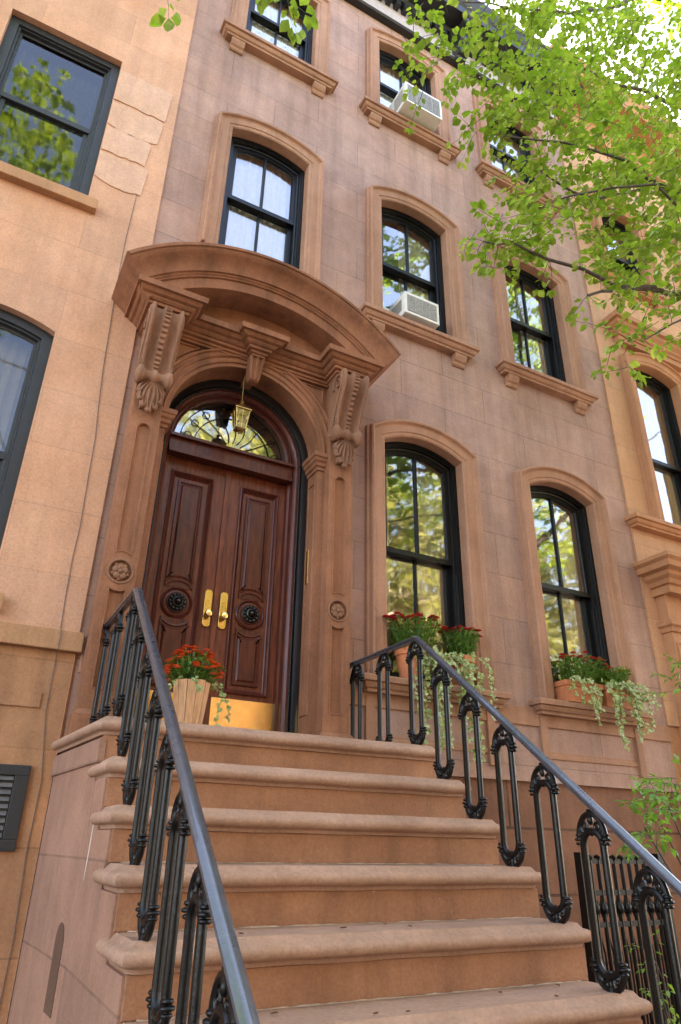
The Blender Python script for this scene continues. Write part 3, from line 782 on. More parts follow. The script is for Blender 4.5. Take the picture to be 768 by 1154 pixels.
# side wall (left), following the stair
m = MB()
side = [(.09, 0)]
pts = [(.10, 0.0), (.10, 2.05)]
pts += [(nose_y(0)+.056, 2.05)]
for i in range(1, 11): pts += [(nose_y(i-1)+.056, top_z(i)-.092), (nose_y(i)+.056, top_z(i)-.092)]
pts += [(nose_y(10)+.056, 0)]
def side_x(y, skew=.07): return SX0+.022-skew*max(0, (y-nose_y(0)-.045)/(.10-nose_y(0)-.045))
m = MB(); y0_ = nose_y(0)+.056
m.prism([(side_x(.10), .10, 0), (side_x(.10), .10, 2.05), (side_x(y0_), y0_, 2.05), (side_x(y0_), y0_, 0)], (.10, 0, 0))
m.prism([(SX0+.022, y, z) for y, z in [(y0_, 0)]+pts[3:]], (.10, 0, 0)); m.build('side_wall', M['stoop'], ST, bevel=.003, weld=True)
MB().prism([(SX1-.022, y, z) for y, z in pts], (-.10, 0, 0)).build('side_wall', M['stoop'], ST, bevel=.003)
# landing cheek: a proud band with a lower drip edge
m = MB(); m.prism([(SX0-.060, .098, 1.935), (SX0+.012, nose_y(0)+.044, 1.935), (SX0+.05, nose_y(0)+.044, 1.935), (SX0+.05, .098, 1.935)], (0, 0, .112))
m.build('landing_cheek', M['stoop'], ST, bevel=.004)
# arched slot in the side wall: flat plate, the opening's shade is its colour
m = MB(); yc, zb_, zt_, hw_ = -.76, .93, 1.27, .075
pp = [(yc-hw_, zb_), (yc+hw_, zb_)] + [(yc+hw_*math.cos(R_(k)), zt_-hw_+hw_*1.0*math.sin(R_(k))) for k in range(0, 181, 15)]
m.prism([(side_x(y)-.003, y, z) for y, z in pp], (.006, 0, 0)); m.build('drain_slot', M['slot'], ST)
# pale paint drip on the side wall
m = MB(); m.prism([(side_x(y)-.002, y, z) for y, z in [(-1.085, 1.71), (-1.065, 1.71), (-1.058, 1.60), (-1.046, 1.48), (-1.05, 1.45), (-1.07, 1.55)]], (.004, 0, 0))
M['drip'] = plain('dried_white_paint', (.55,.45,.37), .8); m.build('paint_drip', M['drip'], ST)

# ================================================================== RAILINGS
def baluster_mb():
    """one cast baluster in the yz plane: a long oval link between two scrolled crowns"""
    m = MB(); w = .055; r = .0142; zb_, zt_ = .050, .568      # lowest and highest point of the oval
    link = []
    for k in range(15): a = PI+PI*k/14; link.append((0, w*math.cos(a), zb_+w+w*math.sin(a)))
    for k in range(15): a = PI*k/14; link.append((0, w*math.cos(a), zt_-w+w*math.sin(a)))
    m.tube(link, r, 8, closed=True)
    for dx in (-.008, .008): m.tube([(dx, y*.90, z) for _, y, z in link], .0065, 6, closed=True)
    for sgn, zc, hh in ((1, zt_-.030, .100), (-1, zb_+.030, .078)):
        R0 = .073
        arch = [(0, R0*math.cos(PI*k/16), zc+sgn*hh*math.sin(PI*k/16)) for k in range(17)]
        m.tube(arch, .0120, 7)
        for sy in (-1, 1):
            for dz, rr in ((-.018, .019), (-.002, .024), (.015, .018)):
                m.lathe([(.004, -.006), (rr*.8, -.006), (rr, -.002), (rr, .002), (rr*.8, .006), (.004, .006)], (0, sy*.070, zc+sgn*dz), 10)
            sp = []
            for k in range(18):
                a = -.9+k*.42; rr = .026*math.exp(-.07*k); sp.append((0, sy*(.033+rr*math.cos(a)), zc+sgn*(.046*hh/.1+rr*math.sin(a))))
            m.tube(sp, .0068, 6); m.ball((0, sy*.033, zc+sgn*.046*hh/.1), .0085, n=8, m=5)
        m.ball((0, 0, zc+sgn*hh*.74), .014, .013, .020, 8, 6); m.ball((0, 0, zc+sgn*.028), .011, .012, .018, 8, 6)
    m.lathe([(.020, -.003), (.022, .002), (.014, .012), (.010, .02)], (0, 0, 0), 10)
    m.tube([(0, 0, .61), (0, 0, .655)], .012, 6)
    return m
bal_mesh = None
def rail_z(y): return 2.812 if y > -.913 else 2.812+.808*(y+.913)
def railing(x, side, label):
    global bal_mesh
    R = thing('iron_railing', label, 'railing', (x, -.95, 2.15), 'cast iron railings on the two sides of the stoop')
    ys = [.07, -.30, -.913, -1.5, -2.2, -2.9, -3.42]
    # handrail: rounded flat section swept in the yz plane
    sec = [(-.022, -.006), (-.025, .001), (-.023, .008), (-.014, .013), (-.006, .017), (.006, .017), (.014, .013), (.023, .008), (.025, .001), (.022, -.006), (.014, -.009), (.014, -.019), (-.014, -.019), (-.014, -.009)]
    P = [(.075, 2.812), (-.890, 2.812), (-.905, 2.811), (-.918, 2.806), (-.935, 2.794)] + [(y, rail_z(y)) for y in (-1.2, -1.6, -2.0, -2.4, -2.8, -3.2, -3.42)]
    rows = []
    for i, (y, z) in enumerate(P):
        a = P[max(0, i-1)]; b = P[min(len(P)-1, i+1)]; t = Vector((b[0]-a[0], b[1]-a[1])).normalized(); up = Vector((t.y, -t.x)) 
        if up.y < 0: up = -up
        rows.append([(x+u, y+up.x*v, z+up.y*v) for u, v in sec])
    m = MB().rows(rows, closed=True); m.poly(rows[0]); m.poly(rows[-1])
    m.build('handrail', M['rail'], R, smooth=35)
    m = MB(); m.tube([(x, .07, 2.80), (x-side*.0, .0, 2.80)], .014, 8); m.tube([(x, .035, 2.80), (x+(-.07 if side < 0 else -.05), .03, 2.81)], .009, 8); m.build('wall_hook', M['iron'], R)
    def put(y, z):
        global bal_mesh
        if bal_mesh is None:
            o = baluster_mb().build('baluster', M['iron'], R, smooth=50); bal_mesh = o
        else:
            o = bal_mesh.copy(); COL.objects.link(o); o.parent = R
        o.location = Vector((x, y, z))-R.location
    for y in (-.13, -.50): put(y, 2.154)
    for i in range(10): put(nose_y(i)+.085, top_z(i)-.002)
    m = MB(); yb = -3.42; zb = 0
    m.lathe([(.05, 0), (.05, .05), (.035, .06), (.028, .12), (.028, .62), (.04, .66), (.03, .70), (.03, .78), (.045, .81), (.03, .86), (.0001, .88)], (x, yb, 0), 16)
    m.build('newel_post', M['iron'], R, smooth=35)
    return R
railing(2.47, 1, 'right hand black cast iron railing climbing the stoop below the parlour windows')
railing(.680, -1, 'left hand black cast iron railing of the stoop with broad sheen-grey handrail near the camera')

# ================================================================== LANTERN
LN = thing('hanging_lantern', 'glazed brass lantern hanging inside the arch above the front door', 'lantern', (1.452, 0, 4.33))
m = MB(); lx, ly = 1.452, .0
m.tube([(lx, ly, 5.19), (lx, ly, 4.80)], .004, 6)
m.lathe([(.02, 4.79), (.028, 4.78), (.016, 4.765), (.022, 4.75), (.012, 4.735)], (lx, ly, 0), 10)
m.build('hanging_rod', M['brass_old'], LN, smooth=40)
m = MB()
def sq(hw, z, y=0): return [(lx-hw, ly-hw, z), (lx+hw, ly-hw, z), (lx+hw, ly+hw, z), (lx-hw, ly+hw, z)]
m.rows([sq(.018, 4.745), (sq(.03, 4.735)), sq(.062, 4.69), sq(.092, 4.655), sq(.098, 4.648), sq(.098, 4.638), sq(.085, 4.632)], closed=True); m.poly(sq(.085, 4.632))
m.build('lantern_roof', M['brass_old'], LN)
m = MB()
for sx in (-1, 1):
    for sy in (-1, 1):
        m.tube([(lx+sx*.082, ly+sy*.082, 4.635), (lx+sx*.052, ly+sy*.052, 4.40)], .006, 6)
    for t in (.35, .7):
        h = .082-.03*t; z = 4.635-.235*t
        m.tube([(lx-h, ly+sx*h, z), (lx+h, ly+sx*h, z)], .0035, 5); m.tube([(lx+sx*h, ly-h, z), (lx+sx*h, ly+h, z)], .0035, 5)
    m.tube([(lx, ly+sx*.082, 4.635), (lx, ly+sx*.052, 4.40)], .0035, 5); m.tube([(lx+sx*.082, ly, 4.635), (lx+sx*.052, ly, 4.40)], .0035, 5)
m.rows([sq(.056, 4.41), sq(.058, 4.40), sq(.045, 4.385), sq(.02, 4.375)], closed=True); m.lathe([(.012, 4.375), (.016, 4.36), (.008, 4.345), (.0001, 4.335)], (lx, ly, 0), 10)
m.build('lantern_cage', M['brass_old'], LN, smooth=30)
m = MB(); m.rows([sq(.078, 4.63), sq(.051, 4.41)], closed=True); m.build('lantern_glass', M['lampglass'], LN)
m = MB()
for a_ in range(3): m.tube([(lx+.018*math.cos(a_*2.1), ly+.018*math.sin(a_*2.1), 4.41), (lx+.018*math.cos(a_*2.1), ly+.018*math.sin(a_*2.1), 4.50)], .006, 6)
m.build('candle_tubes', M['curtain'], LN)
LN.scale = (.70,)*3; LN.location = (1.452, 0, 4.530)

# ================================================================== AIR CONDITIONERS
def ac(x0, x1, y0, y1, z0, z1, label):
    A = thing('air_conditioner', label, 'air conditioner', ((x0+x1)/2, y1, z0), 'air conditioners in the windows over the entrance')
    MB().box(x0, x1, y0+.01, y1, z0, z1).build('casing', M['acw'], A, bevel=.008)
    m = MB(); fx0, fx1, fz0, fz1 = x0+.035, x1-.035, z0+.035, z1-.035
    n = 22
    for i in range(n): z = fz0+(fz1-fz0)*(i+.5)/n; m.box(fx0, fx1, y0-.003, y0+.011, z-.003, z+.003)
    for i in range(5): xx = fx0+(fx1-fx0)*i/4; m.box(xx-.003, xx+.003, y0-.005, y0+.009, fz0, fz1)
    m.build('rear_grille', M['acg'], A)
    m = MB(); m.box(x0+.001, x1-.001, y0, y0+.012, z0, z0+.03); m.box(x0+.001, x1-.001, y0, y0+.012, z1-.03, z1); m.box(x0+.001, x0+.03, y0, y0+.012, z0+.03, z1-.03); m.box(x1-.03, x1-.001, y0, y0+.012, z0+.03, z1-.03)
    m.build('front_bezel', M['acw'], A, bevel=.003)
    m = MB()
    for i in range(9): z = z0+.07+(z1-z0-.14)*i/8; m.box(x0-.004, x0+.004, y0+.06, min(y1, y0+.25), z-.005, z+.005)
    m.build('side_vent', M['acg'], A)
    MB().box(x0-.16, x0, .205, .215, z0, z1).build('side_panel', M['acw'], A)
ac(3.02, 3.44, -.10, .32, 6.425, 6.70, 'off-white air conditioner in the arched window right of the pediment')
ac(3.03, 3.56, -.24, .32, 9.575, 9.93, 'larger off-white air conditioner jutting from the top storey window')

# ================================================================== LEFT HOUSE
LH = thing('orange_house', 'orange stuccoed town house left of the brownstone with plain dark window frames', 'house', (-3, 3, 0))
LY = .045
lw = [(-.985, -.015, 2.95, 4.99, .10, 3.95), (-.985, -.025, 6.36, 8.25, 0, 7.3), (-3.3, -2.3, 2.95, 4.99, .10, 3.95), (-3.3, -2.3, 6.36, 8.25, 0, 7.3)]
lh = [(a, b, c, d+e) for a, b, c, d, e, _ in lw]
m = MB(); wall_with_holes(m, -6, .545, 2.78, 12.2, LY, lh)
for a, b, c, d, e, _ in lw:     # plain reveals
    o = outline(a, b, c, d if e else d, e)
    m.rows([[(x, LY, z) for x, z in o], [(x, LY+.14, z) for x, z in o]])
    if e:
        for i in range(1, len(o)-2): m.poly([(o[i][0], LY, o[i][1]), (o[i+1][0], LY, o[i+1][1]), (o[i+1][0], LY, d+e), (o[i][0], LY, d+e)])
m.add([(.545, LY, 0), (.545, .2, 0), (.545, .2, 12.2), (.545, LY, 12.2)], [(0,1,2,3)])
m.build('wall', M['left'], LH)
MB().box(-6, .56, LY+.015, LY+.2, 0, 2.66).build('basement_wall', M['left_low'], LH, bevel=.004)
MB().box(-6, .575, LY-.035, LY+.1, 2.66, 2.785).build('string_course', M['left_trim'], LH, bevel=.006)
m = MB(); m.box(-6, .40, LY+.004, LY+.1, 2.31, 2.40); m.build('base_band', M['left_low'], LH, bevel=.003)
for a, b, c, d, e, zm in lw:
    f = MB(); fy = LY+.06; D = .065
    rows = [[(x, y, z) for x, z in outline(a, b, c, d, e, dd)] for dd, y in [(0, fy), (.075, fy), (.08, fy+.02), (.095, fy+.02), (.10, fy+.05), (.12, fy+.055), (.125, fy+.11)]]
    f.rows(rows); f.box(a, b, fy, fy+.1, c, c+.09)
    fo = f.build('window', M['alu'], LH, smooth=30)
    s = MB(); s.box(a+.11, b-.11, fy+.05, fy+.09, zm-.03, zm+.03); s.box(a+.11, b-.11, fy+.07, fy+.1, c+.09, c+.15); s.box(a+.11, a+.16, fy+.07, fy+.1, c+.15, zm); s.box(b-.16, b-.11, fy+.07, fy+.1, c+.15, zm)
    s.build('sash', M['alu'], fo, bevel=.003)
    gp = outline(a, b, zm, d, e, .115); MB().poly([(x, fy+.06, z) for x, z in gp]).build('glass_pane', M['glass_dim'], fo)
    MB().poly([(a+.12, fy+.085, c+.1), (b-.12, fy+.085, c+.1), (b-.12, fy+.085, zm), (a+.12, fy+.085, zm)]).build('glass_pane', M['glass_dim'], fo)
    if True:
        rws = []; n = 60
        for z in (c, d): rws.append([(a+.1+(b-a-.2)*i/n, fy+.2+.02*math.sin(i*1.1), z) for i in range(n+1)])
        MB().rows(rws).build('curtain', M['curtain'] if c < 4 else M['screen'], fo, smooth=60)
    MB().box(a-.06 if c > 4 else a-.05, b+.085, LY-.07, LY+.1, c-.11, c+.0).build('window_sill', M['left_trim'], LH, bevel=.006)
m = MB(); m.box(-6, .4, 3, 3.2, 0, 12); m.box(-6, -5.9, .3, 3, 0, 12); m.box(.4, .5, .3, 3, 0, 12); m.box(-5.9, .4, .3, 3, 5.6, 5.75); m.box(-5.9, .4, .3, 3, 2.3, 2.45); m.build('interior_wall', M['inside'], LH)
MB().box(-6, .54, LY, 9, 12.2, 12.3).build('roof', M['cornice'], LH)
# exposed stone where the stucco has come off
m = MB(); rnd = random.Random(3)
def slab(x0, x1, z0, z1, cut):
    P = []; k = 10
    for i in range(k+1): P.append((x0+(x1-x0)*i/k, z0+rnd.uniform(-.012, .012)-(.05*math.sin(i/k*PI) if cut else 0)))
    for i in range(k+1): P.append((x1-(x1-x0)*i/k, z1+rnd.uniform(-.010, .010)))
    P[k] = (x1-.04, z0+.02); P[k+1] = (x1-.02, z1-.03)
    m.prism([(x, LY-.010-rnd.uniform(0, .004)*0, z) for x, z in P], (0, .012, 0))
slab(-.02, .50, 7.70, 8.12, False); slab(-.02, .47, 7.36, 7.67, True); slab(-.02, .40, 7.02, 7.33, False); slab(-.02, .42, 6.68, 6.99, True)
m.build('exposed_stone', M['patch'], LH, bevel=.006)
# louvred vent
V = MB(); V.box(-.62, .42, LY-.012, LY+.03, 1.543, 1.60); V.box(-.62, .42, LY-.012, LY+.03, 1.93, 1.986); V.box(.345, .42, LY-.012, LY+.03, 1.60, 1.93); V.box(-.62, -.55, LY-.012, LY+.03, 1.60, 1.93)
V.box(-.55, .345, LY+.005, LY+.014, 1.60, 1.93)
vo = V.build('wall_vent', M['louvref'], LH, bevel=.003)
m = MB()
for i in range(9): z = 1.615+.0365*i; m.prism([(-.545, LY-.012, z-.004), (-.545, LY-.006, z-.004), (-.545, LY+.006, z+.018), (-.545, LY+.0, z+.018)], (.885, 0, 0))
m.build('louvre_slats', M['louvre'], vo)
# cable
cp = [(.352,6.9),(.338,6.5),(.33,6.1),(.336,5.539),(.352,5.1),(.362,4.8),(.379,4.527),(.405,4.2),(.412,3.868),(.422,3.5),(.415,3.269),(.42,3.0),(.428,2.80)]
cp2 = [(.436,2.60),(.438,2.302),(.49,1.908),(.483,1.542),(.502,1.123),(.496,.853),(.50,.3)]
m = MB(); m.tube([(x, LY-.006, z) for x, z in cp] + [(.430, LY-.045, 2.785), (.434, LY-.045, 2.66), (.436, LY+.005, 2.62)] + [(x, LY+.008, z) for x, z in cp2[1:]], .003, 6)
m.v = [(x, y, z) for x, y, z in m.v]
tag(m.build('wall_cable', M['cable']), 'thin dark cable running down the orange wall beside the entrance', 'cable')

# ================================================================== RIGHT HOUSE
RH = thing('peach_house', 'peach coloured brownstone right of the main house with hooded arched window', 'house', (9, 3, 0))
RY = .05; RX0, RX1 = 6.032, 11.6
rw = []
for a in (6.38, 8.2, 9.95):
    rw += [(a, a+1.22, 4.93, 7.30, .18, 5.95), (a, a+1.16, 8.72, 10.35, .02, 9.42)]
rh = [(a+.13, b-.13, c-.02, d+e-.17) for a, b, c, d, e, _ in rw]
m = MB(); wall_with_holes(m, RX0, RX1, 2.70, 12.4, RY, rh); m.add([(RX0,RY,2.7),(RX0,.2,2.7),(RX0,.2,12.4),(RX0,RY,12.4)], [(0,1,2,3)]); m.build('wall', M['right'], RH)
MB().box(RX0, RX1, RY+.02, RY+.2, 0, 2.70).build('basement_wall', M['right_trim'], RH)
for a, b, c, d, e, zm in rw:
    surround(RH, a, b, c, d, e, M['right_trim'], RY)
    sash_window(RH, a, b, c, d, e, zm, muntin=False, curtain='full')
    if c < 6:
        sill(RH, a-.42 if a < 7 else a-.1, b+.12, c-.01, M['right_trim'], RY, False)
        m = MB().cornice(a-.02, b+.02, RY-.08, RY+.02, [(.0, 7.50), (.0, 7.58), (.02, 7.585), (.03, 7.61), (.055, 7.63), (.06, 7.66), (.10, 7.70), (.11, 7.74), (.15, 7.75), (.155, 7.82), (.13, 7.835)])
        m.build('window_hood', M['right_trim'], RH, smooth=22)
    else: sill(RH, a-.1, b+.12, c-.03, M['right_trim'], RY, True)
# neighbour's door hood and its pilaster
m = MB().cornice(6.16, 7.6, RY-.22, RY+.02, [(.0, 4.02), (.0, 4.10), (.03, 4.11), (.05, 4.15), (.09, 4.18), (.10, 4.22), (.16, 4.24), (.165, 4.30), (.20, 4.33), (.20, 4.37), (.17, 4.385)]); m.build('door_hood', M['right_trim'], RH, smooth=22)
m = MB().cornice(6.20, 6.44, RY-.12, RY+.02, [(0, 0), (0, 3.62), (.02, 3.63), (.03, 3.67), (.055, 3.69), (.06, 3.73), (.045, 3.745), (.0, 3.75), (.0, 4.02)]); m.build('door_pilaster', M['right_trim'], RH, smooth=22)
m = MB(); moulding(m, [(6.24,1.0),(6.40,1.0),(6.40,3.52),(6.24,3.52)], [(0,RY-.118),(0,RY-.132),(.012,RY-.132),(.02,RY-.118)]); m.build('pilaster_panel', M['right_trim'], RH)
m = MB().cornice(RX0+.05, RX1, RY-.06, RY+.02, [(0, 11.6), (.04, 11.62), (.0, 11.7), (.0, 12.1), (.05, 12.15), (.4, 12.2), (.45, 12.35), (.5, 12.5)]); rc = m.build('roof_cornice', M['right_trim'], RH, smooth=22)
m = MB(); m.box(RX0, RX1, 3, 3.2, 0, 12); m.box(RX1-.1, RX1, .35, 9, 0, 12.4); m.box(RX0+.03, RX0+.1, .35, 3, 0, 12); m.box(RX0, RX1, .35, 3, 8.0, 8.2); m.box(RX0, RX1, .35, 3, 4.4, 4.6); m.build('interior_wall', M['inside'], RH)
MB().box(RX0, RX1, RY, 9, 12.4, 12.5).build('roof', M['cornice'], RH)

# ================================================================== foliage helpers
def leaf_add(V, F, p, d, up, L, W, fold=.25, droop=.15):
    side = d.cross(up)
    if side.length < 1e-4: side = Vector((1, 0, 0))
    side.normalize(); n = side.cross(d).normalized(); o = len(V)
    a = p; t = p+d*L-n*L*droop; m1 = p+d*L*.38; m2 = p+d*L*.72-n*L*droop*.5
    V += [tuple(a), tuple(m1-side*W+n*W*fold), tuple(m2-side*W*.72+n*W*fold), tuple(t), tuple(m2+side*W*.72+n*W*fold), tuple(m1+side*W+n*W*fold)]
    V.append(tuple(p+d*L*.5-n*L*droop*.25))
    F += [(o, o+1, o+6), (o+1, o+2, o+6), (o+2, o+3, o+6), (o, o+6, o+5), (o+6, o+4, o+5), (o+6, o+3, o+4)]
def rdir(rnd): 
    while True:
        v = Vector((rnd.uniform(-1,1), rnd.uniform(-1,1), rnd.uniform(-1,1)))
        if .05 < v.length < 1: return v.normalized()
def mesh_obj(name, V, F, mat, parent=None, smooth=True):
    me = bpy.data.meshes.new(name); me.from_pydata(V, [], F); me.materials.append(mat)
    if smooth:
        me.polygons.foreach_set('use_smooth', [True]*len(me.polygons))
    o = bpy.data.objects.new(name, me); COL.objects.link(o)
    if parent: o.parent = parent; o.location = -parent.location if parent.type == 'EMPTY' else (0, 0, 0)
    return o
def spray(V, F, TW, rnd, base, d, L, n, ls, wfac=.36, planar=True, tr=.003):
    """a twig with alternate leaves hanging in a loose plane"""
    p = base.copy(); pts = [p.copy()]; dd = d.copy(); up = Vector((0, 0, 1))
    steps = max(3, n//2)
    for i in range(steps):
        dd = (dd+rdir(rnd)*.22+Vector((0, 0, -.06))).normalized(); p = p+dd*(L/steps); pts.append(p.copy())
        side = dd.cross(up); side = side.normalized() if side.length > .01 else Vector((1, 0, 0))
        for s in (-1, 1):
            if rnd.random() < .12: continue
            ld = (dd*.45+side*s*.9+Vector((0, 0, rnd.uniform(-.55, .1)))+rdir(rnd)*.35).normalized()
            l = ls*rnd.uniform(.65, 1.2)
            leaf_add(V, F, p+ld*.012, ld, (up+rdir(rnd)*.55).normalized(), l, l*wfac*rnd.uniform(.85, 1.15), .2, rnd.uniform(0, .3))
    leaf_add(V, F, p, dd, up, ls, ls*wfac)
    if TW is not None: TW.tube([tuple(q) for q in pts], [tr*(1-.7*i/len(pts)) for i in range(len(pts))], 4, cap=False)

# ---------------------------------------------------------------- the tree over the pavement (right)
def limb(mb, pts, r0, r1, rnd, n=8, wob=.03):
    P = [Vector(p) for p in pts]; out = []
    for i in range(len(P)-1):
        k = max(2, int((P[i+1]-P[i]).length/.35))
        for j in range(k):
            t = j/k; q = P[i].lerp(P[i+1], t); out.append(q+rdir(rnd)*wob*(0 if (i == 0 and j == 0) else 1))
    out.append(P[-1]); m = len(out)
    mb.tube([tuple(q) for q in out], [r0+(r1-r0)*(i/(m-1))**.8 for i in range(m)], n, cap=True); return out

TR1 = thing('street_tree', 'leafy green street tree on the pavement reaching over the right hand windows', 'tree', (9.0, -4.4, 0), 'street trees')
rnd = random.Random(21)
m = MB(); V, F = [], []; TW = MB(); BR = MB()
limb(m, [(9.0,-4.4,0), (8.95,-4.35,2.2), (8.7,-4.2,4.2), (8.6,-4.1,6.5), (8.7,-4.2,9), (8.6,-4.3,12)], .20, .05, rnd, 12, .02)
m.build('trunk', M['bark'], TR1, smooth=50)
limbs = [
 ([(8.7,-4.2,4.3), (7.0,-2.9,5.6), (5.6,-1.9,6.25), (5.007,-1.7,6.235), (4.584,-1.7,6.121), (4.039,-1.7,5.914), (3.331,-1.7,5.857), (2.911,-1.7,5.782), (2.642,-1.7,5.667)], .060, .006),
 ([(4.75,-1.7,6.16), (4.296,-1.7,6.006), (3.98,-1.72,5.79), (3.706,-1.7,5.631)], .020, .012),
 ([(8.6,-4.1,6.4), (7.2,-2.8,7.1), (6.0,-2.2,7.3), (4.901,-2.0,7.182), (4.48,-2.0,7.106), (4.156,-2.0,7.197), (3.6,-1.8,7.3), (3.0,-1.7,7.1)], .055, .006),
 ([(8.6,-4.1,7.2), (7.4,-2.2,9.2), (6.661,-1.5,10.3), (5.785,-1.45,10.2), (5.27,-1.4,10.025), (4.646,-1.4,9.823), (4.437,-1.4,9.822), (3.9,-1.5,9.5)], .060, .006),
 ([(8.65,-4.2,8.5), (7.2,-2.9,11.0), (5.46,-1.9,11.2), (4.771,-1.9,10.271), (3.941,-1.9,9.433), (3.089,-1.9,8.763), (2.5,-1.9,8.3)], .060, .006),
 ([(6.6,-2.6,7.2), (5.9,-1.7,7.9), (5.089,-1.5,7.895), (4.323,-1.5,7.31), (3.791,-1.5,7.235), (3.429,-1.5,7.37)], .03, .006),
 ([(6.1,-2.2,6.0), (5.2,-2.2,5.8), (4.5,-2.1,5.5), (4.0,-1.9,5.15)], .025, .005),
 ([(5.6,-1.9,6.25), (4.9,-2.1,6.6), (4.2,-2.2,6.7), (3.6,-1.8,6.6), (3.2,-1.7,6.3)], .02, .005),
 ([(8.7,-4.2,7.8), (7.0,-4.6,10), (5.9,-4.8,11.8)], .06, .01), ([(8.7,-4.2,6.8), (9.5,-5.8,9), (10,-6.8,11)], .07, .01), ([(8.7,-4.2,6.5), (10.4,-3.4,8.4), (11.6,-2.6,9.6)], .07, .01),
 ([(8.7,-4.2,5.6), (7.6,-5.9,7.2), (7.0,-6.9,8.4)], .06, .01)]
LP = [limb(BR, p, a, b, rnd, 8, .02) for p, a, b in limbs]
BR.build('branch', M['bark'], TR1, smooth=50)
# crown lobes (centre, radii, sprays)
lobes = [((2.25,-1.8,7.75),(.35,.45,.45),16), ((3.0,-1.7,8.4),(.55,.6,.55),40), ((3.9,-1.6,8.9),(.7,.7,.7),56), ((4.7,-1.6,9.8),(.8,.7,.8),64), ((5.7,-1.6,10.6),(.9,.7,.8),70),
         ((3.45,-1.7,7.6),(.60,.6,.45),50), ((4.5,-1.7,8.1),(.75,.7,.6),64), ((5.5,-1.8,8.9),(.8,.8,.8),70), ((3.7,-1.65,6.85),(.48,.5,.35),34), ((4.5,-1.9,7.0),(.6,.6,.45),54), ((5.3,-1.9,7.6),(.7,.7,.6),60),
         ((3.05,-1.7,5.95),(.42,.35,.24),24), ((4.4,-2.0,6.2),(.45,.5,.30),30), ((4.15,-1.9,5.35),(.35,.3,.35),10), ((5.2,-2.1,6.5),(.6,.6,.4),36), ((6.4,-2.4,7.6),(.9,.9,.9),60), ((6.6,-2.6,9.4),(1,.9,1),70),
         ((3.78,-1.8,4.95),(.14,.14,.14),3), ((5.0,-1.9,5.6),(.5,.5,.4),14), ((6.3,-1.8,11.0),(.9,.7,.6),60), ((5.0,-1.6,10.6),(.8,.6,.5),44), ((7.2,-2.4,10.4),(.9,.8,.9),60), ((6.0,-2.0,9.9),(.8,.7,.7),50)]
for c, r, k in lobes:
    for i in range(k):
        v = rdir(rnd)*(rnd.random()**.4); p = Vector((c[0]+v.x*r[0], c[1]+v.y*r[1], c[2]+v.z*r[2]))
        d = (Vector((-.5, .15, -.1))+rdir(rnd)*.9).normalized()
        if rnd.random() < .04: continue
        spray(V, F, TW, rnd, p, d, rnd.uniform(.18, .36), rnd.randint(7, 12), rnd.uniform(.055, .10))
for L_ in LP[:8]:
    for q in L_[len(L_)//2:]:
        for k in range(2):
            spray(V, F, TW, rnd, q, (rdir(rnd)+Vector((0, 0, -.1))).normalized(), rnd.uniform(.12, .28), rnd.randint(5, 9), rnd.uniform(.055, .08))
# the rest of the crown, outside the picture, coarser
V2, F2 = V, F
for i in range(1500):
    v = rdir(rnd)*(rnd.random()**.35); p = Vector((8.6+v.x*3.0, -4.4+v.y*2.9, 10.4+v.z*4.2))
    if p.x < 6.2 and p.y > -3.4: continue
    if p.y > -.9: continue
    spray(V2, F2, None, rnd, p, rdir(rnd), .35, 6, .13)
nl = len(F); o0 = len(V); V += TW.v; F += [tuple(i+o0 for i in f) for f in TW.f]
cr = mesh_obj('crown', V, F, M['leaf'], TR1); cr.data.materials.append(M['bark'])
cr.data.polygons.foreach_set('material_index', [0]*nl+[1]*(len(F)-nl))

def tree(name, label, x, y, h, cr, cz, ch, ns, ls, mat, seed, extra=None):
    t = thing(name, label, 'tree', (x, y, 0), 'street trees'); rnd = random.Random(seed); m = MB(); V, F = [], []
    limb(m, [(x, y, 0), (x+.1, y, h*.35), (x-.1, y+.1, h*.6), (x, y, h*.9)], .2, .05, rnd, 10, .04)
    m.build('trunk', M['bark'], t, smooth=50); b = MB()
    ends = []
    for k in range(9):
        a = k*2.4; z0 = h*rnd.uniform(.28, .6); L = cr*rnd.uniform(.6, .95)
        e = (x+L*math.cos(a), y+L*math.sin(a), z0+L*rnd.uniform(.7, 1.3)); limb(b, [(x, y, z0), (x+L*.5*math.cos(a), y+L*.5*math.sin(a), z0+L*.5), e], .07, .015, rnd, 7, .05); ends.append(e)
    if extra:
        for p, r0, r1, kids in extra:
            limb(b, p, r0, r1, rnd, 7, .015)
            for kp, kd, kn, kl in kids: spray(V, F, b, rnd, Vector(kp), Vector(kd).normalized(), kl, kn, .075, tr=.002)
    b.build('branch', M['bark'], t, smooth=50)
    lob = [(Vector(e)+rdir(rnd)*.5, rnd.uniform(.9, 1.5)*cr/3) for e in ends] + [(Vector((x+rnd.uniform(-1,1)*cr*.6, y+rnd.uniform(-1,1)*cr*.6, cz+rnd.uniform(-1,1)*ch*.6)), rnd.uniform(.9, 1.5)*cr/3) for _ in range(10)]
    for i in range(ns):
        c, r = rnd.choice(lob); v = rdir(rnd)*(rnd.random()**.4)*r; p = c+v
        if p.y > -.9 and y > -8: continue
        spray(V, F, None, rnd, p, rdir(rnd), ls*3, 7, ls)
    mesh_obj('crown', V, F, mat, t); return t
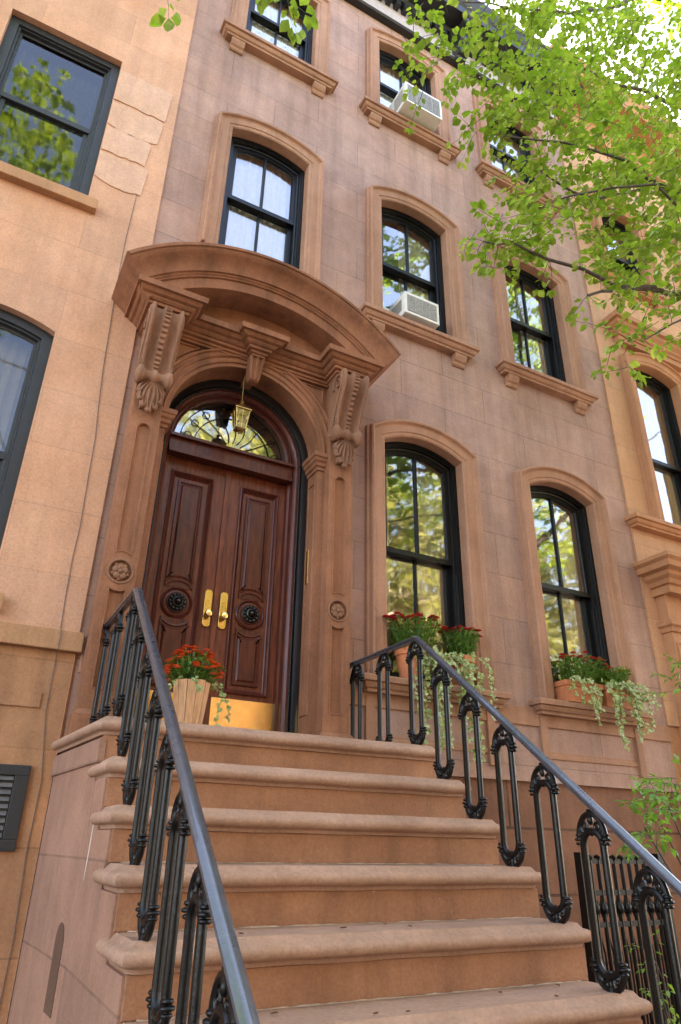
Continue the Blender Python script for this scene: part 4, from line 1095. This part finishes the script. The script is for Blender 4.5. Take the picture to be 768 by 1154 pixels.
tree('street_tree', 'second street tree left of the stoop whose leaf tips hang at the top edge', -3.2, -5.2, 15.0, 3.0, 11.8, 3.4, 2200, .13, M['leaf'], 5,
     [([(-3.3,-5.4,6.8), (-1.6,-4.0,6.6), (-.4,-3.0,5.9), (.05,-2.62,5.02)], .03, .004, [((.05,-2.63,5.02), (.25,.1,-.7), 8, .20), ((.03,-2.65,5.02), (-.5,.0,-.4), 6, .14)]),
      ([(-2.0,-4.3,6.9), (-.6,-3.1,6.9), (.4,-2.5,6.3), (.70,-2.41,5.88)], .02, .004, [((.70,-2.41,5.88), (.1,.1,-.8), 12, .28), ((.68,-2.42,5.88), (-.5,.0,-.6), 10, .20), ((.72,-2.4,5.88), (.5,.0,-.5), 9, .18)])])
for i, (x, y, h, cr, sd) in enumerate([(1.0, -12.3, 10.5, 3.2, 11), (6.3, -12.4, 17, 3.8, 12), (11.6, -12.1, 13, 3.6, 13), (-4.8, -12.4, 11, 3.2, 14), (17.0, -12.2, 14, 3.8, 15), (22.5, -12.3, 13, 3.6, 16)]):
    tree('street_tree', ['slim tree across the street facing the stoop', 'tall tree across the street reflected in the fanlight', 'tree across the street reflected in the middle parlour window', 'tree across the street facing the orange house', 'tree across the street reflected in the right parlour window', 'last tree to the right across the street'][i], x, y, h, cr, h*.62, h*.36, 2600, .19, M['leaf_far'], sd)

# ================================================================== across the street
def far_house(x0, x1, h, mat, label):
    o = thing('row_house', label, 'house', ((x0+x1)/2, -18.5, 0), 'row houses across the street'); y = -17.5; m = MB()
    hs = []; n = 3; w = (x1-x0)/n
    for k in range(4):
        for j in range(n): cx = x0+w*(j+.5); hs.append((cx-.5, cx+.5, 1.6+k*3.1, 3.6+k*3.1))
    hs = [q for q in hs if q[3] < h-.3]
    wall_with_holes(m, x0, x1, 0, h, y, hs); m.box(x0, x1, y-8, y-.3, 0, h-.02); m.build('wall', mat, o)
    m = MB(); m.box(x0, x1, y-.3, y+.55, h-.5, h); m.build('roof_cornice', M['brick2'], o, bevel=.03)
    for a, b, c, d in hs:
        f = MB(); f.box(a, b, y-.2, y-.1, c, c+.07); f.box(a, b, y-.2, y-.1, d-.07, d); f.box(a, a+.07, y-.2, y-.1, c, d); f.box(b-.07, b, y-.2, y-.1, c, d); f.box(a, b, y-.2, y-.1, (c+d)/2-.03, (c+d)/2+.03)
        f.box(a-.12, b+.12, y, y+.08, d, d+.22); f.box(a-.1, b+.1, y, y+.12, c-.12, c)
        w_ = f.build('window', M['brick2'], o); MB().poly([(a, y-.15, c), (b, y-.15, c), (b, y-.15, d), (a, y-.15, d)]).build('glass_pane', M['glass'], w_)
far_house(-9, -2.5, 10.5, M['brick'], 'red brick row house across the street facing the orange house')
far_house(-2.5, 4.0, 10.0, M['brick2'], 'cream stone row house across the street facing the stoop')
far_house(4.0, 11.0, 11.5, M['left'], 'orange row house across the street facing the peach house')
far_house(11.0, 18.0, 11.0, M['brick'], 'red brick row house across the street, last to the right')

# ================================================================== ground
def struct(nm, mb, mat): return tag(mb.build(nm, mat), kind='structure')
struct('ground', MB().box(-150, 150, -150, 150, -.5, -.13), M['ground'])
struct('road', MB().box(-60, 60, -13.0, -7.6, -.4, -.12), M['asphalt'])
struct('sidewalk', MB().box(-60, 60, -7.45, .3, -.3, 0), M['pave'])
struct('far_sidewalk', MB().box(-60, 60, -17.5, -13.15, -.3, 0), M['pave'])
struct('kerb', MB().box(-60, 60, -7.6, -7.45, -.3, .01).box(-60, 60, -13.15, -13.0, -.3, .01), M['pave'])

# ================================================================== areaway gate
G = thing('iron_gate', 'black iron areaway gate with paired bars behind the lower balusters', 'gate', (3.7, -1.2, 0))
gx0, gx1, gy = 3.40, 4.02, -1.2
def gbar(x): 
    m = MB(); m.tube([(x, gy, .05), (x, gy, 1.56)], .012, 8); m.lathe([(.012, 0), (.02, .012), (.02, .022), (.0001, .03)], (x, gy, 1.55), 8)
    m.lathe([(.011, -.03), (.024, -.012), (.024, .012), (.011, .03)], (x, gy, 1.30), 8); return m
nb = 9
for i in range(nb): gbar(gx0+.05+(gx1-gx0-.1)*i/(nb-1)).build('bar', M['iron'], G, smooth=40)
m = MB()
for z in (.12, 1.22, 1.38, 1.545): m.box(gx0, gx1, gy-.008, gy+.008, z-.014, z+.014)
for i in range(nb-1):
    xa = gx0+.05+(gx1-gx0-.1)*i/(nb-1); xb = gx0+.05+(gx1-gx0-.1)*(i+1)/(nb-1)
    m.tube([(xa, gy, 1.23), (xb, gy, 1.37)], .006, 6); m.tube([(xb, gy, 1.23), (xa, gy, 1.37)], .006, 6)
    m.tube([(xa, gy, 1.20), ((xa+xb)/2, gy, 1.08), ((xa+xb)/2, gy, .15)], .006, 6)
m.build('rail', M['iron'], G)
m = MB()
for x in (gx0-.02, gx1+.02): m.box(x-.025, x+.025, gy-.025, gy+.025, 0, 1.59)
m.build('gate_post', M['iron'], G, smooth=35)

# ================================================================== planters and flowers
def mum(label, group, c, r, h, nl, nf, fmat, seed, flat=True, fs=.034):
    t = thing('chrysanthemum', label, 'flowers', c, group); rnd = random.Random(seed); V, F = [], []; S = MB(); FL = MB()
    heads = []
    for i in range(nf):
        a = rnd.uniform(0, 2*PI); q = rnd.random()**.4; x, y = q*r*1.08*math.cos(a), q*r*.85*math.sin(a)
        z = h*(1.04-.10*q*q if flat else (1.06-.75*q**2.5))+rnd.uniform(-.025, .018); heads.append(Vector((c[0]+x, c[1]+y, c[2]+z)))
        S.tube([(c[0]+x*.3, c[1]+y*.3, c[2]), (c[0]+x*.8, c[1]+y*.8, c[2]+z*.6), tuple(heads[-1])], .0022, 4, cap=False)
    S.build('stem', M['mumleaf'], t)
    for i in range(nl):
        a = rnd.uniform(0, 2*PI); q = rnd.random()**.5; zz = rnd.random()**.8; x, y = q*r*(.55+.5*zz)*math.cos(a), q*r*.8*(.55+.5*zz)*math.sin(a)
        p = Vector((c[0]+x, c[1]+y, c[2]+zz*h*.93*(1 if flat else 1-.4*q*q))); d = (Vector((x, y, .04))*3+rdir(rnd)*.8+Vector((0, 0, .5))).normalized()
        leaf_add(V, F, p, d, Vector((0, 0, 1)), rnd.uniform(.025, .05), rnd.uniform(.006, .011), .3, .2)
    mesh_obj('foliage', V, F, M['mumleaf'], t)
    for p in heads:
        for ring, (n, rr, el) in enumerate([(11, fs, .15), (9, fs*.75, .6), (6, fs*.45, 1.1)]):
            for k in range(n):
                a = 2*PI*k/n+ring*.3+rnd.uniform(-.1, .1); d = Vector((math.cos(a)*math.cos(el), math.sin(a)*math.cos(el), math.sin(el)))
                s = Vector((-math.sin(a), math.cos(a), 0))*fs*.26; q = p+d*rr
                o = len(FL.v); FL.v += [tuple(p), tuple(p+d*rr*.6-s), tuple(q), tuple(p+d*rr*.6+s)]; FL.f.append((o, o+1, o+2, o+3))
    mesh_obj('flowers', FL.v, FL.f, fmat, t, False); return t
def ivy(label, group, strands, seed, ls=.042):
    c = strands[0][0]; t = thing('trailing_ivy', label, 'ivy', c, group); rnd = random.Random(seed); V, F = [], []; S = MB()
    for p0, out, drop, n in strands:
        p = Vector(p0); pts = [p.copy()]; d = Vector(out)
        L = 0
        while L < drop:
            d = (d+Vector((0, 0, -.42))+rdir(rnd)*.35).normalized(); st = .028
            q = p+d*st
            if q.y > -.035 and q.z < 2.62: q.y = -.035+rnd.uniform(-.03, 0)
            p = q; L += st; pts.append(p.copy())
            for k in range(n):
                ld = (rdir(rnd)+Vector((0, -.5, -.25))).normalized(); l = ls*rnd.uniform(.55, 1.2)
                leaf_add(V, F, p+rdir(rnd)*.01, ld, Vector((0, -1, .3)), l, l*.42, .15, .2)
        S.tube([tuple(q) for q in pts], .0018, 4, cap=False)
    S.build('vine', M['shrub'], t); mesh_obj('leaves', V, F, M['ivy'], t); return t
def trough(x0, x1, y0, y1, z0, z1, label):
    t = thing('window_box', label, 'planter', ((x0+x1)/2, (y0+y1)/2, z0), 'terracotta planters on the parlour sills')
    rows = []; 
    for o, z in [(.0, z0), (.0, z0+.01), (.012, z1-.05), (.022, z1-.045), (.026, z1-.005), (.022, z1), (.004, z1), (.0, z1-.02), (.0, z1-.03)]:
        rows.append([(x0-o, y0-o, z), (x1+o, y0-o, z), (x1+o, y1+o, z), (x0-o, y1+o, z)])
    MB().rows(rows, closed=True).poly(rows[0]).build('box', M['terra'], t, bevel=.004)
    MB().poly([(x0, y0, z1-.03), (x1, y0, z1-.03), (x1, y1, z1-.03), (x0, y1, z1-.03)]).build('soil', M['ground'], t)
def pot(cx, cy, z0, r, h, label):
    t = thing('flower_pot', label, 'planter', (cx, cy, z0), 'terracotta planters on the parlour sills')
    MB().lathe([(r*.66, z0), (r*.92, z0+h*.78), (r*1.0, z0+h*.79), (r*1.03, z0+h), (r*.93, z0+h), (r*.9, z0+h*.9)], (cx, cy, 0), 24).build('pot', M['terra'], t, smooth=30)
    MB().lathe([(r*.9, z0+h*.9), (.0001, z0+h*.9)], (cx, cy, 0), 16).build('soil', M['ground'], t)
zs_ = 2.768
GF = 'red chrysanthemums on the parlour sills'; GI = 'variegated ivy trailing from the sills'
pot(3.03, .0, zs_, .125, .24, 'terracotta pot left on the middle sill behind the railing')
pot(3.52, .0, zs_, .125, .24, 'terracotta pot at the right end of the middle sill')
mum('dark red chrysanthemum in the left pot of the middle sill', GF, (3.05, -.02, 2.98), .24, .27, 1000, 60, M['red'], 1)
mum('dark red chrysanthemum in the right pot of the middle sill', GF, (3.52, -.02, 2.98), .17, .26, 650, 38, M['red'], 2)
rnd = random.Random(9)
ivy('cream variegated ivy hanging far below the middle sill behind the balusters', GI, [((3.0+rnd.uniform(-.02, .72), -.06+rnd.uniform(-.04, .02), 3.0), (rnd.uniform(-.3, .4), -.7, .3), rnd.uniform(.2, .85), 2) for _ in range(22)], 3)
trough(4.62, 5.02, -.08, .07, zs_, 2.95, 'terracotta window box left on the right hand sill'); trough(5.09, 5.43, -.08, .07, zs_, 2.95, 'terracotta window box right on the right hand sill')
mum('red chrysanthemum low in the left box of the right hand sill', GF, (4.83, -.02, 2.94), .26, .23, 900, 40, M['red'], 4)
mum('sparse red chrysanthemum in the right box of the right hand sill', GF, (5.22, -.02, 2.94), .23, .18, 900, 16, M['red'], 5)
ivy('cream variegated ivy spilling over the two boxes on the right hand sill', GI, [((4.62+.86*rnd.random()**.7, -.09+rnd.uniform(-.03, .01), 2.97), (rnd.uniform(-.4, .4), -.8, .35), rnd.uniform(.15, .40) if k < 12 else rnd.uniform(.3, .62), 2) for k in range(24)], 6)
# cedar planter by the door
PC = (1.165, -.45); pz = 2.158
t = thing('cedar_planter', 'tapered cedar stave planter on the landing by the front door', 'planter', (PC[0], PC[1], pz))
ns = 12; 
for k in range(ns):
    a0, a1 = 2*PI*(k+.03)/ns, 2*PI*(k+.97)/ns; m = MB(); r0, r1, h = .078, .112, .30+random.uniform(-.004, .004)
    def rg(r, a, z): return (PC[0]+r*math.cos(a), PC[1]+r*math.sin(a), pz+z)
    P = [rg(r0, a0, 0), rg(r0, a1, 0), rg(r0-.014, a1, 0), rg(r0-.014, a0, 0), rg(r1, a0, h), rg(r1, a1, h), rg(r1-.014, a1, h), rg(r1-.014, a0, h)]
    m.add(P, [(0,3,2,1),(4,5,6,7),(0,1,5,4),(1,2,6,5),(2,3,7,6),(3,0,4,7)]); m.build('stave', M['stave'], t, bevel=.0015)
MB().lathe([(.098, .27), (.0001, .27)], (PC[0], PC[1], pz), 16).build('soil', M['ground'], t)
mum('rust orange chrysanthemum in the cedar planter by the door', None, (PC[0], PC[1], pz+.27), .165, .22, 520, 84, M['orange'], 8, False, .030)
ivy('small variegated ivy trailing from the cedar planter', None, [((PC[0]+.08, PC[1]-.03, pz+.31), (.9, -.2, .6), .34, 2), ((PC[0]+.09, PC[1]+.01, pz+.31), (.9, .1, .5), .26, 2), ((PC[0]-.08, PC[1]-.06, pz+.31), (-.6, -.5, .3), .30, 2), ((PC[0]-.02, PC[1]-.1, pz+.31), (-.1, -.8, .2), .14, 2)], 10, .03)

# ================================================================== shrubs by the areaway
def shrub(label, base, tips, ls, seed, nsp):
    t = thing('shrub', label, 'shrub', base, 'areaway shrubs'); rnd = random.Random(seed); B = MB(); V, F = [], []
    for tip, rr in tips:
        b = Vector(base); e = Vector(tip); mid = b.lerp(e, .55)+Vector((0, 0, .35*(e-b).length*.4)); P = limb(B, [b, mid, e], .012, .004, rnd, 6, .01)
        for k in range(nsp):
            q = e+rdir(rnd)*rr*rnd.random(); spray(V, F, B, rnd, q, (rdir(rnd)+Vector((-.4, 0, 0))).normalized(), rnd.uniform(.10, .2), 8, ls, .26, tr=.0018)
    B.build('stem', M['bark'], t); mesh_obj('leaves', V, F, M['shrub'], t)
shrub('bright green shrub leaning over the right handrail from the areaway', (4.5,-1.4,0), [((3.46,-1.62,1.72), .12), ((3.62,-1.58,1.80), .14), ((3.82,-1.5,1.90), .16), ((4.0,-1.45,1.98), .16), ((4.25,-1.4,2.0), .2)], .062, 31, 7)
shrub('low green weed growing at the foot of the areaway gate', (3.35,-1.75,0), [((3.12,-1.82,1.16), .05), ((3.16,-1.8,1.02), .06)], .035, 32, 4)
shrub('slender green sapling in front of the peach house', (5.3,-1.1,0), [((4.58,-1.2,2.70), .10), ((4.66,-1.2,2.84), .10)], .05, 33, 5)

# ================================================================== fallen leaves
rnd = random.Random(77)
for k in range(16):
    i = rnd.choice([3, 4, 4, 4, 5, 5, 5, 5, 6]); x = rnd.uniform(.9, 2.4); y = nose_y(i)+rnd.uniform(.05, .22); V, F = [], []
    a = rnd.uniform(0, 2*PI); leaf_add(V, F, Vector((x, y, top_z(i)+.005)), Vector((math.cos(a), math.sin(a), .05)).normalized(), Vector((0, 0, 1)), rnd.uniform(.02, .038), .009, .5, -.1)
    o = mesh_obj('fallen_leaf', V, F, M['litter']); tag(o, 'small dry brown leaf lying on the stoop treads', 'leaf', 'fallen leaves on the steps')

# ================================================================== light, sky, camera
sun_dir = Vector((.42, .62, .66)).normalized()     # towards the sun
el = math.asin(sun_dir.z); az = math.atan2(sun_dir.x, sun_dir.y)
w = bpy.data.worlds.new('World'); sc.world = w; w.use_nodes = True
nt = w.node_tree; bg = nt.nodes['Background']; sky = nt.nodes.new('ShaderNodeTexSky'); sky.sky_type = 'NISHITA'; sky.sun_disc = False
sky.sun_elevation = el; sky.sun_rotation = az; sky.dust_density = 1.2; sky.air_density = 1.0
nt.links.new(sky.outputs[0], bg.inputs[0]); bg.inputs[1].default_value = .15
ld = bpy.data.lights.new('sun', 'SUN'); ld.energy = 4.5; ld.angle = R_(.5); ld.color = (1, .94, .84)
lo = bpy.data.objects.new('sun', ld); COL.objects.link(lo); lo.rotation_euler = (-sun_dir).to_track_quat('-Z', 'Y').to_euler()

Rm = [[0.8800192224536385, -0.4746449665102393, 0.016683041646751495], [0.2207838577383464, 0.3777404261857939, -0.8992033466280852], [0.42050048308446336, 0.7949995762209364, 0.43721278290354726]]
cam = bpy.data.cameras.new('camera'); co = bpy.data.objects.new('camera', cam); COL.objects.link(co)
right, down, fwd = Vector(Rm[0]), Vector(Rm[1]), Vector(Rm[2])
mw = Matrix((( right.x, -down.x, -fwd.x, 0), (right.y, -down.y, -fwd.y, -4.5), (right.z, -down.z, -fwd.z, 1.6), (0, 0, 0, 1)))
co.matrix_world = mw
cam.sensor_fit = 'VERTICAL'; cam.sensor_height = 24; cam.lens = 24*773.9504/1154; cam.clip_end = 500; cam.clip_start = .02
sc.camera = co
sc.view_settings.view_transform = 'Standard'; sc.view_settings.look = 'None'; sc.view_settings.gamma = 1; sc.view_settings.exposure = 3.55
sc.view_settings.use_white_balance = True; sc.view_settings.white_balance_temperature = 7600; sc.view_settings.white_balance_tint = 19
sc.cycles.max_bounces = 8; sc.cycles.diffuse_bounces = 4; sc.cycles.transparent_max_bounces = 12
sc.cycles.use_denoising = True
